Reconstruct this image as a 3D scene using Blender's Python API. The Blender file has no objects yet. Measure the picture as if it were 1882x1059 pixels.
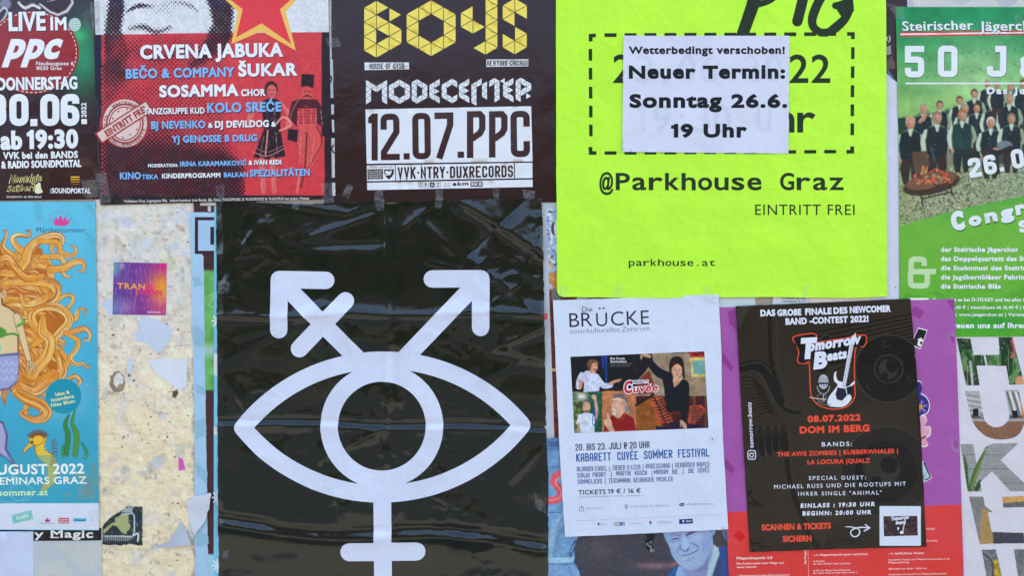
import bpy, math, random
import numpy as np
from mathutils import Vector
from mathutils.geometry import delaunay_2d_cdt

random.seed(7)
RNG = np.random.default_rng(7)
SC = bpy.context.scene
COL = SC.collection

# ------------------------------------------------------------------ camera, sky, sun, exposure
# one unit = 1 m; on the wall 1 mm stands for one millimetre of paper
CAM_D = 1.60
WALL_Z = 1.50                      # height of the picture's middle above the pavement
cam_data = bpy.data.cameras.new('camera')
cam = bpy.data.objects.new('camera', cam_data); COL.objects.link(cam)
cam.location = (0, -CAM_D, WALL_Z); cam.rotation_euler = (math.radians(90), 0, 0)
cam_data.sensor_width = 36.0
cam_data.lens = 36.0 * CAM_D / 1.882
cam_data.clip_start = 0.05; cam_data.clip_end = 2000
SC.camera = cam
world = bpy.data.worlds.new('World'); SC.world = world; world.use_nodes = True
wn = world.node_tree; bg = wn.nodes['Background']
sky = wn.nodes.new('ShaderNodeTexSky'); sky.sky_type = 'NISHITA'; sky.sun_disc = False
SUN_EL = 48; SUN_AZ = 58   # sun high behind the wall: every poster hangs in open shade
sky.sun_elevation = math.radians(SUN_EL); sky.sun_rotation = math.radians(SUN_AZ)
sky.air_density = 1.0; sky.dust_density = 1.9; sky.ozone_density = 0.8
wn.links.new(sky.outputs['Color'], bg.inputs['Color']); bg.inputs['Strength'].default_value = 0.12
sd = bpy.data.lights.new('sun', 'SUN'); sd.energy = 2.6; sd.angle = math.radians(0.5); sd.color = (1.0, 0.95, 0.87)
sun = bpy.data.objects.new('sun', sd); COL.objects.link(sun); sun.location = (0, 6, 8)
sun.rotation_euler = Vector((-math.cos(math.radians(SUN_EL)) * math.sin(math.radians(SUN_AZ)), -math.cos(math.radians(SUN_EL)) * math.cos(math.radians(SUN_AZ)), -math.sin(math.radians(SUN_EL)))).to_track_quat('-Z', 'Y').to_euler()
SC.view_settings.view_transform = 'Standard'; SC.view_settings.look = 'None'
SC.view_settings.gamma = 1.0; SC.view_settings.use_curve_mapping = False
SC.view_settings.exposure = 2.45

# ------------------------------------------------------------------ colour
def lin(c):
    c = np.asarray(c, float) / 255.0
    return np.where(c <= 0.04045, c / 12.92, ((c + 0.055) / 1.055) ** 2.4)
LIGHT = lin((200, 212, 240)) / 0.80      # what white paper (albedo 0.8) looks like on this shaded wall
def alb(c):
    """picture tone of a print -> its own reflectance"""
    return np.clip((lin(c) - INK_VEIL) / LIGHT, 0.004, 0.97)
WHITE = (200, 212, 240)
INK_VEIL = 0.021                       # the faint sheen that lies over every dark print in the picture

# ------------------------------------------------------------------ noise
_tab = RNG.random((64, 64))
def noise(x, y, s, seed=0):
    x = np.asarray(x, float) / s + seed * 17.31; y = np.asarray(y, float) / s + seed * 9.77
    xi = np.floor(x).astype(int); yi = np.floor(y).astype(int)
    fx = x - xi; fy = y - yi; fx = fx * fx * (3 - 2 * fx); fy = fy * fy * (3 - 2 * fy)
    t = lambda a, b: _tab[a & 63, b & 63]
    return ((t(xi, yi) * (1 - fx) + t(xi + 1, yi) * fx) * (1 - fy) + (t(xi, yi + 1) * (1 - fx) + t(xi + 1, yi + 1) * fx) * fy)
def fbm(x, y, s, seed=0, n=3):
    r = 0; a = 0.5
    for k in range(n):
        r = r + a * noise(x, y, s / 2 ** k, seed + k); a *= 0.5
    return r / (1 - 0.5 ** n)

# ------------------------------------------------------------------ 2D shapes (picture millimetres, y down)
def area(p):
    p = np.asarray(p); x, y = p[:, 0], p[:, 1]
    return 0.5 * np.sum(x * np.roll(y, -1) - np.roll(x, -1) * y)
def ccw(p):
    p = np.asarray(p, float)
    return p if area(p) > 0 else p[::-1]
def spline(pts, n=8, closed=False):
    P = np.asarray(pts, float); out = []; m = len(P)
    for i in range(m if closed else m - 1):
        g = (lambda k: P[k % m]) if closed else (lambda k: P[min(max(k, 0), m - 1)])
        a, b, c, d = g(i - 1), g(i), g(i + 1), g(i + 2)
        for t in np.arange(n) / n:
            out.append(0.5 * ((2 * b) + (c - a) * t + (2 * a - 5 * b + 4 * c - d) * t * t + (3 * b - a - 3 * c + d) * t ** 3))
    if not closed: out.append(P[-1])
    return np.array(out)
def ellipse(cx, cy, rx, ry=None, n=28, a0=0, a1=360, rot=0):
    ry = rx if ry is None else ry
    full = abs(a1 - a0) >= 360
    t = np.radians(np.linspace(a0, a1, n, endpoint=not full)); r = math.radians(rot)
    x = rx * np.cos(t); y = ry * np.sin(t)
    return np.stack([cx + x * math.cos(r) - y * math.sin(r), cy + x * math.sin(r) + y * math.cos(r)], 1)
def rect(x0, y0, x1, y1): return np.array([(x0, y0), (x1, y0), (x1, y1), (x0, y1)], float)
def rrect(x0, y0, x1, y1, r, n=5):
    o = []
    for cx, cy, a in ((x1 - r, y0 + r, -90), (x1 - r, y1 - r, 0), (x0 + r, y1 - r, 90), (x0 + r, y0 + r, 180)):
        o += list(ellipse(cx, cy, r, r, n, a, a + 90))
    return np.array(o)
def thick(pts, w, cap='butt', closed=False, round_join=False):
    """loops of a stroked polyline of width w (number or one per point)"""
    P = np.asarray(pts, float); keep = [0]
    for i in range(1, len(P)):
        if np.hypot(*(P[i] - P[keep[-1]])) > 1e-4: keep.append(i)
    if closed and np.hypot(*(P[keep[-1]] - P[0])) < 1e-4: keep = keep[:-1]
    W = np.asarray(w, float) * np.ones(len(P)); P = P[keep]; W = W[keep] / 2
    n = len(P)
    if n < 2: return []
    d = np.roll(P, -1, 0) - P
    if not closed: d[-1] = d[-2]
    d /= np.maximum(np.hypot(d[:, 0], d[:, 1]), 1e-9)[:, None]
    dp = np.roll(d, 1, 0)
    if not closed: dp[0] = d[0]; d[-1] = dp[-1]
    n0 = np.stack([-dp[:, 1], dp[:, 0]], 1); n1 = np.stack([-d[:, 1], d[:, 0]], 1)
    m = n0 + n1; L = np.maximum((m * m).sum(1), 0.16); m = m * 2 / L[:, None]
    if not closed and cap == 'sq':
        P = P.copy(); P[0] = P[0] - d[0] * W[0]; P[-1] = P[-1] + d[-1] * W[-1]
    A = P + m * W[:, None]; B = P - m * W[:, None]
    if closed: return [ccw(A), ccw(B)[::-1]] if abs(area(A)) > abs(area(B)) else [ccw(B), ccw(A)[::-1]]
    out = [np.concatenate([A, B[::-1]])]
    out = [ccw(out[0])]
    if cap == 'round':
        out += [ellipse(P[0][0], P[0][1], W[0], W[0], 16), ellipse(P[-1][0], P[-1][1], W[-1], W[-1], 16)]
    if round_join:
        out += [ellipse(P[i][0], P[i][1], W[i], W[i], 20) for i in range(n)]
    return [ccw(o) for o in out]
def rough(poly, amp, step=4, seed=0):
    P = np.asarray(poly, float); out = []
    r = np.random.default_rng(seed + 5)
    for i in range(len(P)):
        a, b = P[i], P[(i + 1) % len(P)]; k = max(1, int(np.hypot(*(b - a)) / step))
        for j in range(k):
            out.append(a + (b - a) * j / k + r.normal(0, amp, 2) * (1 if 0 < j else 0.4))
    return np.array(out)
def subdiv(loop, g):
    P = np.asarray(loop, float); out = []
    for i in range(len(P)):
        a, b = P[i], P[(i + 1) % len(P)]; k = max(1, int(math.ceil(np.hypot(*(b - a)) / g)))
        out += [a + (b - a) * j / k for j in range(k)]
    return np.array(out)
def winding(pts, loops):
    w = np.zeros(len(pts), int)
    for L in loops:
        a = L; b = np.roll(L, -1, 0)
        for s in range(0, len(pts), 20000):
            q = pts[s:s + 20000]; x = q[:, 0][:, None]; y = q[:, 1][:, None]
            up = (a[:, 1] <= y) & (b[:, 1] > y); dn = (a[:, 1] > y) & (b[:, 1] <= y)
            cr = (b[:, 0] - a[:, 0]) * (y - a[:, 1]) - (x - a[:, 0]) * (b[:, 1] - a[:, 1])
            w[s:s + 20000] += (up & (cr > 0)).sum(1) - (dn & (cr < 0)).sum(1)
    return w
def fill(loops, g=None, extra=None):
    """union of loops (non-zero winding) -> verts, tris"""
    loops = [subdiv(l, g) if g else np.asarray(l, float) for l in loops if len(l) > 2]
    if not loops: return np.zeros((0, 2)), np.zeros((0, 3), int)
    vs = []; es = []; n = 0
    for l in loops:
        k = len(l); vs.append(l); es += [(n + i, n + (i + 1) % k) for i in range(k)]; n += k
    V = np.concatenate(vs); lo = V.min(0); hi = V.max(0); pts = [V]
    if g and (hi - lo).max() > g:
        xs = np.arange(math.ceil(lo[0] / g), math.floor(hi[0] / g) + 1) * g
        ys = np.arange(math.ceil(lo[1] / g), math.floor(hi[1] / g) + 1) * g
        G = np.stack(np.meshgrid(xs, ys), -1).reshape(-1, 2)
        if len(G):
            if len(loops) < 40: G = G[winding(G, loops) != 0]
            pts.append(G + 0.013)
    A = np.concatenate(pts)
    r = delaunay_2d_cdt([Vector(p) for p in A], es, [], 0, 1e-4, False)
    V = np.array([tuple(v) for v in r[0]]); T = np.array([f for f in r[2] if len(f) == 3], int)
    if len(T) == 0: return np.zeros((0, 2)), np.zeros((0, 3), int)
    c = V[T].mean(1); T = T[winding(c, loops) != 0]
    return V, T

# ------------------------------------------------------------------ lettering
_cu = bpy.data.curves.new('lettering_source', 'FONT'); _ob = bpy.data.objects.new('lettering_source', _cu); COL.objects.link(_ob)
_dg = bpy.context.evaluated_depsgraph_get(); _G = {}
def _loops(s):
    _cu.body = s; _dg.update(); c = _ob.evaluated_get(_dg).to_curve(_dg); out = []
    for sp in c.splines:
        B = sp.bezier_points; L = []; m = len(B)
        for i in range(m):
            a, b = B[i], B[(i + 1) % m]; p0, p1, p2, p3 = (np.array(q[:2]) for q in (a.co, a.handle_right, b.handle_left, b.co))
            st = abs(np.cross(p1 - p0, p3 - p0)) + abs(np.cross(p2 - p0, p3 - p0)) < 1e-4
            for t in ((0,) if st else (0, .25, .5, .75)):
                L.append(p0 * (1 - t) ** 3 + 3 * p1 * t * (1 - t) ** 2 + 3 * p2 * t * t * (1 - t) + p3 * t ** 3)
        L = np.array(L); k = np.hypot(*(L - np.roll(L, 1, 0)).T) > 1e-4; out.append(L[k])
    return out
_CAP = max(l[:, 1].max() for l in _loops('H'))
_HH = max(l[:, 0].max() for l in _loops('HH')) - max(l[:, 0].max() for l in _loops('H'))
def glyph(ch):
    if ch not in _G:
        L = [] if ch == ' ' else _loops(ch)
        adv = max(l[:, 0].max() for l in _loops(ch + 'H')) - max(l[:, 0].max() for l in _loops('H'))
        if ch == '1': L = [np.array([(.05, .76), (.05, .86), (.17, .91), (.25, 1.0), (.36, 1.0), (.36, 0), (.22, 0), (.22, .80), (.15, .76)]) * _CAP]; adv = .48 * _CAP
        if L:
            big = max(L, key=lambda l: abs(area(l))); s = 1 if area(big) > 0 else -1
            L = [l[::s] / _CAP for l in L]
        _G[ch] = (L, adv / _CAP)
    return _G[ch]
XH0 = max(l[:, 1].max() for l in glyph('x')[0]); CAPS = set('ABCDEFGHIJKLMNOPQRSTUVWXYZ0123456789.:,!@')
def grow(L, d, pen=None):
    e0 = L - np.roll(L, 1, 0); e1 = np.roll(L, -1, 0) - L
    e0 = e0 / np.maximum(np.hypot(*e0.T), 1e-9)[:, None]; e1 = e1 / np.maximum(np.hypot(*e1.T), 1e-9)[:, None]
    n0 = np.stack([e0[:, 1], -e0[:, 0]], 1); n1 = np.stack([e1[:, 1], -e1[:, 0]], 1)
    m = n0 + n1; m = m * 2 / np.maximum((m * m).sum(1), 1.0)[:, None]
    if pen is not None:
        p = np.array(pen) / np.hypot(*pen); m = p * (m @ p)[:, None] + m * 0.25
    return L + m * d
BL = {
 'A': [[(0,0),(0,1),(1,1),(1,0)],[(0,.4),(1,.4)]], 'B': [['c',(0,.53,1),(0,1,1),(.94,1),(.94,.53,1)],['c',(0,0,1),(0,.53,1),(1,.53),(1,0)]],
 'C': [[(1,.68),(1,1),(0,1),(0,0),(1,0),(1,.32)]], 'D': [['c',(0,0,1),(0,1,1),(1,1),(1,0)]],
 'E': [[(1,1),(0,1,1),(0,0,1),(1,0)],[(0,.52),(.85,.52)]], 'F': [[(1,1),(0,1,1),(0,0)],[(0,.52),(.85,.52)]],
 'G': [[(1,.7),(1,1),(0,1),(0,0),(1,0),(1,.47,1),(.6,.47)]], 'H': [[(0,0),(0,1)],[(1,0),(1,1)],[(0,.52),(1,.52)]],
 'I': [[(.5,0),(.5,1)]], 'J': [[(0,.3),(0,0),(1,0),(1,1)]], 'K': [[(0,0),(0,1)],[(0,.42),(1,1)],[(.3,.6),(1,0)]],
 'L': [[(0,1),(0,0,1),(1,0)]], 'M': [[(0,0),(0,1,1),(.5,.35,1),(1,1,1),(1,0)]], 'N': [[(0,0),(0,1,1),(1,0,1),(1,1)]],
 'O': [['c',(0,0),(0,1),(1,1),(1,0)]], 'P': [[(0,0),(0,1,1),(1,1),(1,.45),(0,.45)]], 'Q': [['c',(0,0),(0,1),(1,1),(1,0)],[(.6,.25),(1.1,-.08)]],
 'R': [[(0,0),(0,1,1),(1,1),(1,.47),(0,.47)],[(.4,.47),(1,0)]], 'S': [[(1,.72),(1,1),(0,1),(0,.52),(1,.52),(1,0),(0,0),(0,.28)]],
 'T': [[(0,1),(1,1)],[(.5,1),(.5,0)]], 'U': [[(0,1),(0,0),(1,0),(1,1)]], 'V': [[(0,1),(.5,0,1),(1,1)]], 'W': [[(0,1),(.25,0,1),(.5,.8,1),(.75,0,1),(1,1)]],
 'X': [[(0,0),(1,1)],[(0,1),(1,0)]], 'Y': [[(0,1),(.5,.45)],[(1,1),(.5,.45)],[(.5,.5),(.5,0)]], 'Z': [[(0,1),(1,1,1),(0,0,1),(1,0)]],
 '0': [['c',(0,0),(0,1),(1,1),(1,0)]], '1': [[(0,.86),(.6,1,1),(.6,0)]], '2': [[(0,.68),(0,1),(1,1),(1,.62,1),(0,.12,1),(0,0,1),(1,0)]],
 '3': [[(0,.74),(0,1),(1,1),(1,.6),(.92,.52,1),(.3,.52)],[(.3,.52),(.92,.52,1),(1,.44),(1,0),(0,0),(0,.26)]], '4': [[(.75,0),(.75,1,1),(0,.28,1),(1,.28)]],
 '5': [[(1,1),(0,1,1),(0,.58,1),(1,.58),(1,0),(0,0),(0,.26)]], '6': [[(1,.75),(1,1),(0,1),(0,0),(1,0),(1,.55),(0,.55)]],
 '7': [[(0,1),(1,1,1),(.3,0)]], '8': [['c',(0,0),(0,1),(1,1),(1,0)],[(0,.52),(1,.52)]], '9': [[(0,.25),(0,0),(1,0),(1,1),(0,1),(0,.45),(1,.45)]],
 'j': [[(0,.3),(0,0),(1,0),(1,1,1),(.4,1)]], '&': [[(1,.75),(1,1),(.1,1),(.1,.55,1),(1.25,.55)],[(.1,.55),(0,.5),(0,0),(1,0),(1,.55)]], '-': [[(.1,.5),(.9,.5)]], '/': [[(0,0),(1,1)]], '|': [[(.5,-.15),(.5,1.1)]],
 '@': [[(1,.1),(.9,0),(0,0),(0,1),(1,1),(1,.33),(.42,.33),(.42,.68),(1,.68)]], '"': [[(.3,1),(.3,.8)],[(.7,1),(.7,.8)]], '!': [[(.5,.3),(.5,1)]], '€': [[(1,.75),(1,1),(.2,1),(.2,0),(1,0),(1,.25)],[(0,.42),(.8,.42)],[(0,.6),(.8,.6)]] }
BW = {'I': .3, '.': .34, ',': .34, ':': .34, '|': .5, '!': .34, 'M': 1.3, 'W': 1.35, ' ': .5, '1': .75, 'i': .34, 'T': .95, '-': .6, '·': .5, '&': 1.15}
ACC = {'Ü': 'U', 'É': 'E', 'Ö': 'O', 'Ä': 'A', 'Š': 'S', 'Č': 'C', 'Ć': 'C', 'ß': 'B'}
def arc_corners(pts, r, closed):
    out = []; n = len(pts)
    for i, p in enumerate(pts):
        c = np.array(p[:2], float)
        if len(p) > 2 or r <= 0 or (not closed and i in (0, n - 1)): out.append(c); continue
        a = np.array(pts[i - 1][:2], float); b = np.array(pts[(i + 1) % n][:2], float)
        la = np.hypot(*(a - c)); lb = np.hypot(*(b - c)); q = min(r, la * .5, lb * .5)
        u = c + (a - c) / la * q; v = c + (b - c) / lb * q
        for t in (0, .25, .5, .75, 1): out.append(u * (1 - t) ** 2 + 2 * c * t * (1 - t) + v * t * t)
    return out
def block_text(s, H, W, t, sp, r, asp):
    ws = [BW.get(c, 1.0) for c in s]; gap = sp
    n = sum(ws) + gap * (len(s) - 1)
    cell = W / n if W else asp * H
    loops = []; x = 0
    for c, w in zip(s, ws):
        cw = w * cell; base = ACC.get(c, c)
        if c in '.:,·i':
            ys = {'.': [0], ',': [0], ':': [0.1, .6], '·': [.42], 'i': [0]}[c]
            for yy in ys: loops.append(rect(x + cw / 2 - t / 2, yy * H, x + cw / 2 + t / 2, yy * H + t))
        elif base in BL:
            for path in BL[base]:
                cl = path[0] == 'c'; pp = path[1:] if cl else path
                iw = max(cw - t, 0.01)
                q = [(x + t / 2 + p[0] * iw, t / 2 + p[1] * (H - t)) + tuple(p[2:]) for p in pp]
                if not cl:                       # strokes reach the letter's edge only where the skeleton does
                    for a_, b_, raw in ((0, 1, pp[0]), (-1, -2, pp[-1])):
                        e_ = np.array(q[a_][:2]); d_ = e_ - np.array(q[b_][:2]); d_ /= max(np.hypot(*d_), 1e-6)
                        edge = (abs(d_[1]) > .5 and (raw[1] <= 0 or raw[1] >= 1)) or (abs(d_[1]) <= .5 and (raw[0] <= 0 or raw[0] >= 1))
                        if edge: q[a_] = tuple(e_ + d_ * t / 2) + tuple(q[a_][2:])
                loops += thick(arc_corners(q, r, cl), t, 'butt', cl)
            if c in 'ÜÖÄ': loops += [rect(x + k * cw - t * .5, H * 1.1, x + k * cw + t * .5, H * 1.1 + t) for k in (.3, .7)]
            if c in 'ÉĆ': loops += thick([(x + cw * .4, H * 1.08), (x + cw * .7, H * 1.25)], t)
        x += cw + gap * cell
    return [ccw(l) if len(l) == 4 else l for l in loops]
def font_text(s, H, W, b, sp, asp, shear, mono, pen=None, xh=None):
    X = []; x = 0; b = b * .82; sp = sp + b * 1.25
    for ch in s:
        L, adv = glyph(ch)
        if mono and L and ch not in '.:1':
            gx = np.concatenate(L)[:, 0]; gw = gx.max() - gx.min(); k_ = min(1.3, .80 * mono / gw); X.append((x + (mono - gw * k_) / 2 - gx.min() * k_, k_, L, ch)); x += mono
        elif mono:
            X.append((x + (mono - adv * min(1, mono / adv)) / 2, min(1, mono / adv), L, ch)); x += mono
        else: X.append((x, 1, L, ch)); x += adv + sp
    allp = [l[:, 0] * k + x0 for x0, k, L, c_ in X for l in L]
    if not allp: return []
    x0 = min(a.min() for a in allp); x1 = max(a.max() for a in allp)
    bb = b * H
    if W: sx = (W - 2 * bb) / (x1 - x0)
    else: sx = H * asp
    sy = (H - 2 * bb); out = []
    for xx, k, L, c_ in X:
        for l in L:
            q = np.stack([(l[:, 0] * k + xx - x0) * sx + bb, (np.where(l[:, 1] < XH0 + .01, l[:, 1] * (xh / XH0), np.maximum(l[:, 1], xh) if c_ != 'i' else l[:, 1] + .12) if xh and c_ not in CAPS else l[:, 1]) * sy + bb], 1)
            if bb or pen is not None: q = grow(q, bb, pen)
            q[:, 0] += q[:, 1] * shear; out.append(q)
    return out

# ------------------------------------------------------------------ painter for printed pictures
class Paint:
    def __init__(s, X, Y, base):
        s.X, s.Y = X, Y; s.c = np.ones((len(X), 3)) * np.asarray(base, float)
    def mix(s, m, col):
        col = np.asarray(col, float); m = np.clip(m, 0, 1)
        s.c = s.c * (1 - m[:, None]) + (col if col.ndim == 2 else col[None]) * m[:, None]
    def ell(s, cx, cy, rx, ry, col, soft=1.0, a=1.0, rot=0):
        r = math.radians(rot); dx = s.X - cx; dy = s.Y - cy
        u = (dx * math.cos(r) + dy * math.sin(r)) / rx; v = (-dx * math.sin(r) + dy * math.cos(r)) / ry
        d = (np.hypot(u, v) - 1) * min(rx, ry); s.mix(np.clip(0.5 - d / soft, 0, 1) * a, col)
    def poly(s, pts, col, soft=1.0, a=1.0):
        P = np.asarray(pts, float); lo = P.min(0) - soft; hi = P.max(0) + soft
        k = np.where((s.X > lo[0]) & (s.X < hi[0]) & (s.Y > lo[1]) & (s.Y < hi[1]))[0]
        if not len(k): return
        q = np.stack([s.X[k], s.Y[k]], 1); ins = winding(q, [P]) != 0
        d = segdist(q, P, np.roll(P, -1, 0)); d = np.where(ins, -d, d)
        m = np.zeros(len(s.X)); m[k] = np.clip(0.5 - d / soft, 0, 1) * a; s.mix(m, col)
    def line(s, pts, w, col, soft=1.0, a=1.0, smooth=True):
        P = spline(pts, 6) if smooth and len(pts) > 2 else np.asarray(pts, float)
        W = np.interp(np.linspace(0, 1, len(P)), np.linspace(0, 1, len(np.atleast_1d(w))), np.atleast_1d(w)) / 2
        mx = W.max() + soft; lo = P.min(0) - mx; hi = P.max(0) + mx
        k = np.where((s.X > lo[0]) & (s.X < hi[0]) & (s.Y > lo[1]) & (s.Y < hi[1]))[0]
        if not len(k): return
        q = np.stack([s.X[k], s.Y[k]], 1); d = segdist(q, P[:-1], P[1:], W[:-1])
        m = np.zeros(len(s.X)); m[k] = np.clip(0.5 - d / soft, 0, 1) * a; s.mix(m, col)
    def grain(s, amp, sc=3, seed=0):
        s.c = np.clip(s.c * (1 + amp * (fbm(s.X, s.Y, sc, seed)[:, None] - .5) * 2), 0, 255)
def segdist(q, A, B, W=None):
    best = np.full(len(q), 1e9)
    for i in range(len(A)):
        a, b = A[i], B[i]; ab = b - a; L = (ab * ab).sum()
        if L < 1e-9: continue
        t = np.clip(((q - a) @ ab) / L, 0, 1); d = np.hypot(*(q - a - t[:, None] * ab).T)
        if W is not None: d = d - W[i]
        best = np.minimum(best, d)
    return best

# ------------------------------------------------------------------ materials
def nodes(name):
    m = bpy.data.materials.new(name); m.use_nodes = True; nt = m.node_tree
    return m, nt, nt.nodes['Principled BSDF']
def print_mat(name, rough=0.45, spec=0.5, wrinkle=0.3, fine=0.12, mottle=0.06, scale=14, coat=0.0, rvar=0.12, crumple=0):
    """printed paper: ink colour from the sheet's own colour attribute, worn and creased by nodes"""
    m, nt, b = nodes(name); N = nt.nodes.new; K = nt.links.new
    at = N('ShaderNodeAttribute'); at.attribute_name = 'ink'
    ge = N('ShaderNodeNewGeometry')
    n1 = N('ShaderNodeTexNoise'); n1.inputs['Scale'].default_value = scale; n1.inputs['Detail'].default_value = 6; K(ge.outputs['Position'], n1.inputs['Vector'])
    n2 = N('ShaderNodeTexNoise'); n2.inputs['Scale'].default_value = 420; n2.inputs['Detail'].default_value = 3; K(ge.outputs['Position'], n2.inputs['Vector'])
    mx = N('ShaderNodeMath'); mx.operation = 'ADD'; K(n1.outputs['Fac'], mx.inputs[0]); K(n2.outputs['Fac'], mx.inputs[1])
    mr = N('ShaderNodeMapRange'); mr.inputs['From Min'].default_value = 0.7; mr.inputs['From Max'].default_value = 1.3
    mr.inputs['To Min'].default_value = 1 - mottle; mr.inputs['To Max'].default_value = 1 + mottle; K(mx.outputs[0], mr.inputs['Value'])
    vm = N('ShaderNodeVectorMath'); vm.operation = 'SCALE'; K(at.outputs['Color'], vm.inputs[0]); K(mr.outputs[0], vm.inputs['Scale'])
    K(vm.outputs[0], b.inputs['Base Color'])
    rr = N('ShaderNodeMapRange'); rr.inputs['To Min'].default_value = max(rough - rvar, 0.03); rr.inputs['To Max'].default_value = rough + rvar; K(n1.outputs['Fac'], rr.inputs['Value']); K(rr.outputs[0], b.inputs['Roughness'])
    b.inputs['Specular IOR Level'].default_value = spec; b.inputs['Coat Weight'].default_value = coat; b.inputs['Coat Roughness'].default_value = 0.15
    b1 = N('ShaderNodeBump'); b1.inputs['Strength'].default_value = wrinkle; b1.inputs['Distance'].default_value = 0.012; K(n1.outputs['Fac'], b1.inputs['Height'])
    b2 = N('ShaderNodeBump'); b2.inputs['Strength'].default_value = fine; b2.inputs['Distance'].default_value = 0.0006; K(n2.outputs['Fac'], b2.inputs['Height'])
    if crumple:                                  # sharp little facets of crushed shiny paper, in patches
        v = N('ShaderNodeTexVoronoi'); v.feature = 'SMOOTH_F1'; v.inputs['Scale'].default_value = 26; v.inputs['Smoothness'].default_value = .25
        dn = N('ShaderNodeVectorMath'); dn.operation = 'MULTIPLY_ADD'; n3 = N('ShaderNodeTexNoise'); n3.inputs['Scale'].default_value = 12; K(ge.outputs['Position'], n3.inputs['Vector'])
        K(n3.outputs['Color'], dn.inputs[0]); dn.inputs[1].default_value = (.12, .12, .12); K(ge.outputs['Position'], dn.inputs[2]); K(dn.outputs[0], v.inputs['Vector'])
        n4 = N('ShaderNodeTexNoise'); n4.inputs['Scale'].default_value = 5.5; n4.inputs['Detail'].default_value = 2; K(ge.outputs['Position'], n4.inputs['Vector'])
        r4 = N('ShaderNodeMapRange'); r4.inputs['From Min'].default_value = .5; r4.inputs['From Max'].default_value = .66; K(n4.outputs['Fac'], r4.inputs['Value'])
        mm = N('ShaderNodeMath'); mm.operation = 'MULTIPLY'; K(v.outputs['Distance'], mm.inputs[0]); K(r4.outputs[0], mm.inputs[1])
        b3 = N('ShaderNodeBump'); b3.inputs['Strength'].default_value = crumple; b3.inputs['Distance'].default_value = .012; K(mm.outputs[0], b3.inputs['Height']); K(b3.outputs[0], b1.inputs['Normal'])
    K(b1.outputs[0], b2.inputs['Normal']); K(b2.outputs[0], b.inputs['Normal'])
    return m
M_MATT = print_mat('matt_printed_paper', .62, .3, .42)
M_SATIN = print_mat('satin_printed_paper', .42, .35, .3)
M_GLOSS = print_mat('glossy_printed_paper', .24, .4, .25, .06, .05, 9)
M_FOIL = print_mat('shiny_black_paper', .12, .6, .2, .03, .08, 9, 0.0, .05, crumple=.34)
M_SCRAP = print_mat('old_paper', .7, .3, .6, .3, .05, 40)
M_LIME = print_mat('fluorescent_paper', .6, .3, .75, .12, .05, 11)
def tape_mat(name, a=.28, col=(.8, .82, .8)):
    m, nt, b = nodes(name); N = nt.nodes.new; K = nt.links.new
    n = N('ShaderNodeTexNoise'); n.inputs['Scale'].default_value = 130; n.inputs['Detail'].default_value = 5
    ge = N('ShaderNodeNewGeometry'); K(ge.outputs['Position'], n.inputs['Vector'])
    r = N('ShaderNodeMapRange'); r.inputs['From Min'].default_value = .35; r.inputs['From Max'].default_value = .7; r.inputs['To Min'].default_value = a * .35; r.inputs['To Max'].default_value = a * 1.7
    K(n.outputs['Fac'], r.inputs['Value']); K(r.outputs[0], b.inputs['Alpha'])
    b.inputs['Base Color'].default_value = (*col, 1); b.inputs['Roughness'].default_value = .22
    bp = N('ShaderNodeBump'); bp.inputs['Strength'].default_value = .6; bp.inputs['Distance'].default_value = .002; K(n.outputs['Fac'], bp.inputs['Height']); K(bp.outputs[0], b.inputs['Normal'])
    return m
M_TAPE = tape_mat('clear_tape', .10, (.6, .6, .58)); M_TAPE2 = tape_mat('dull_tape', .22, (.4, .38, .36))

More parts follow.
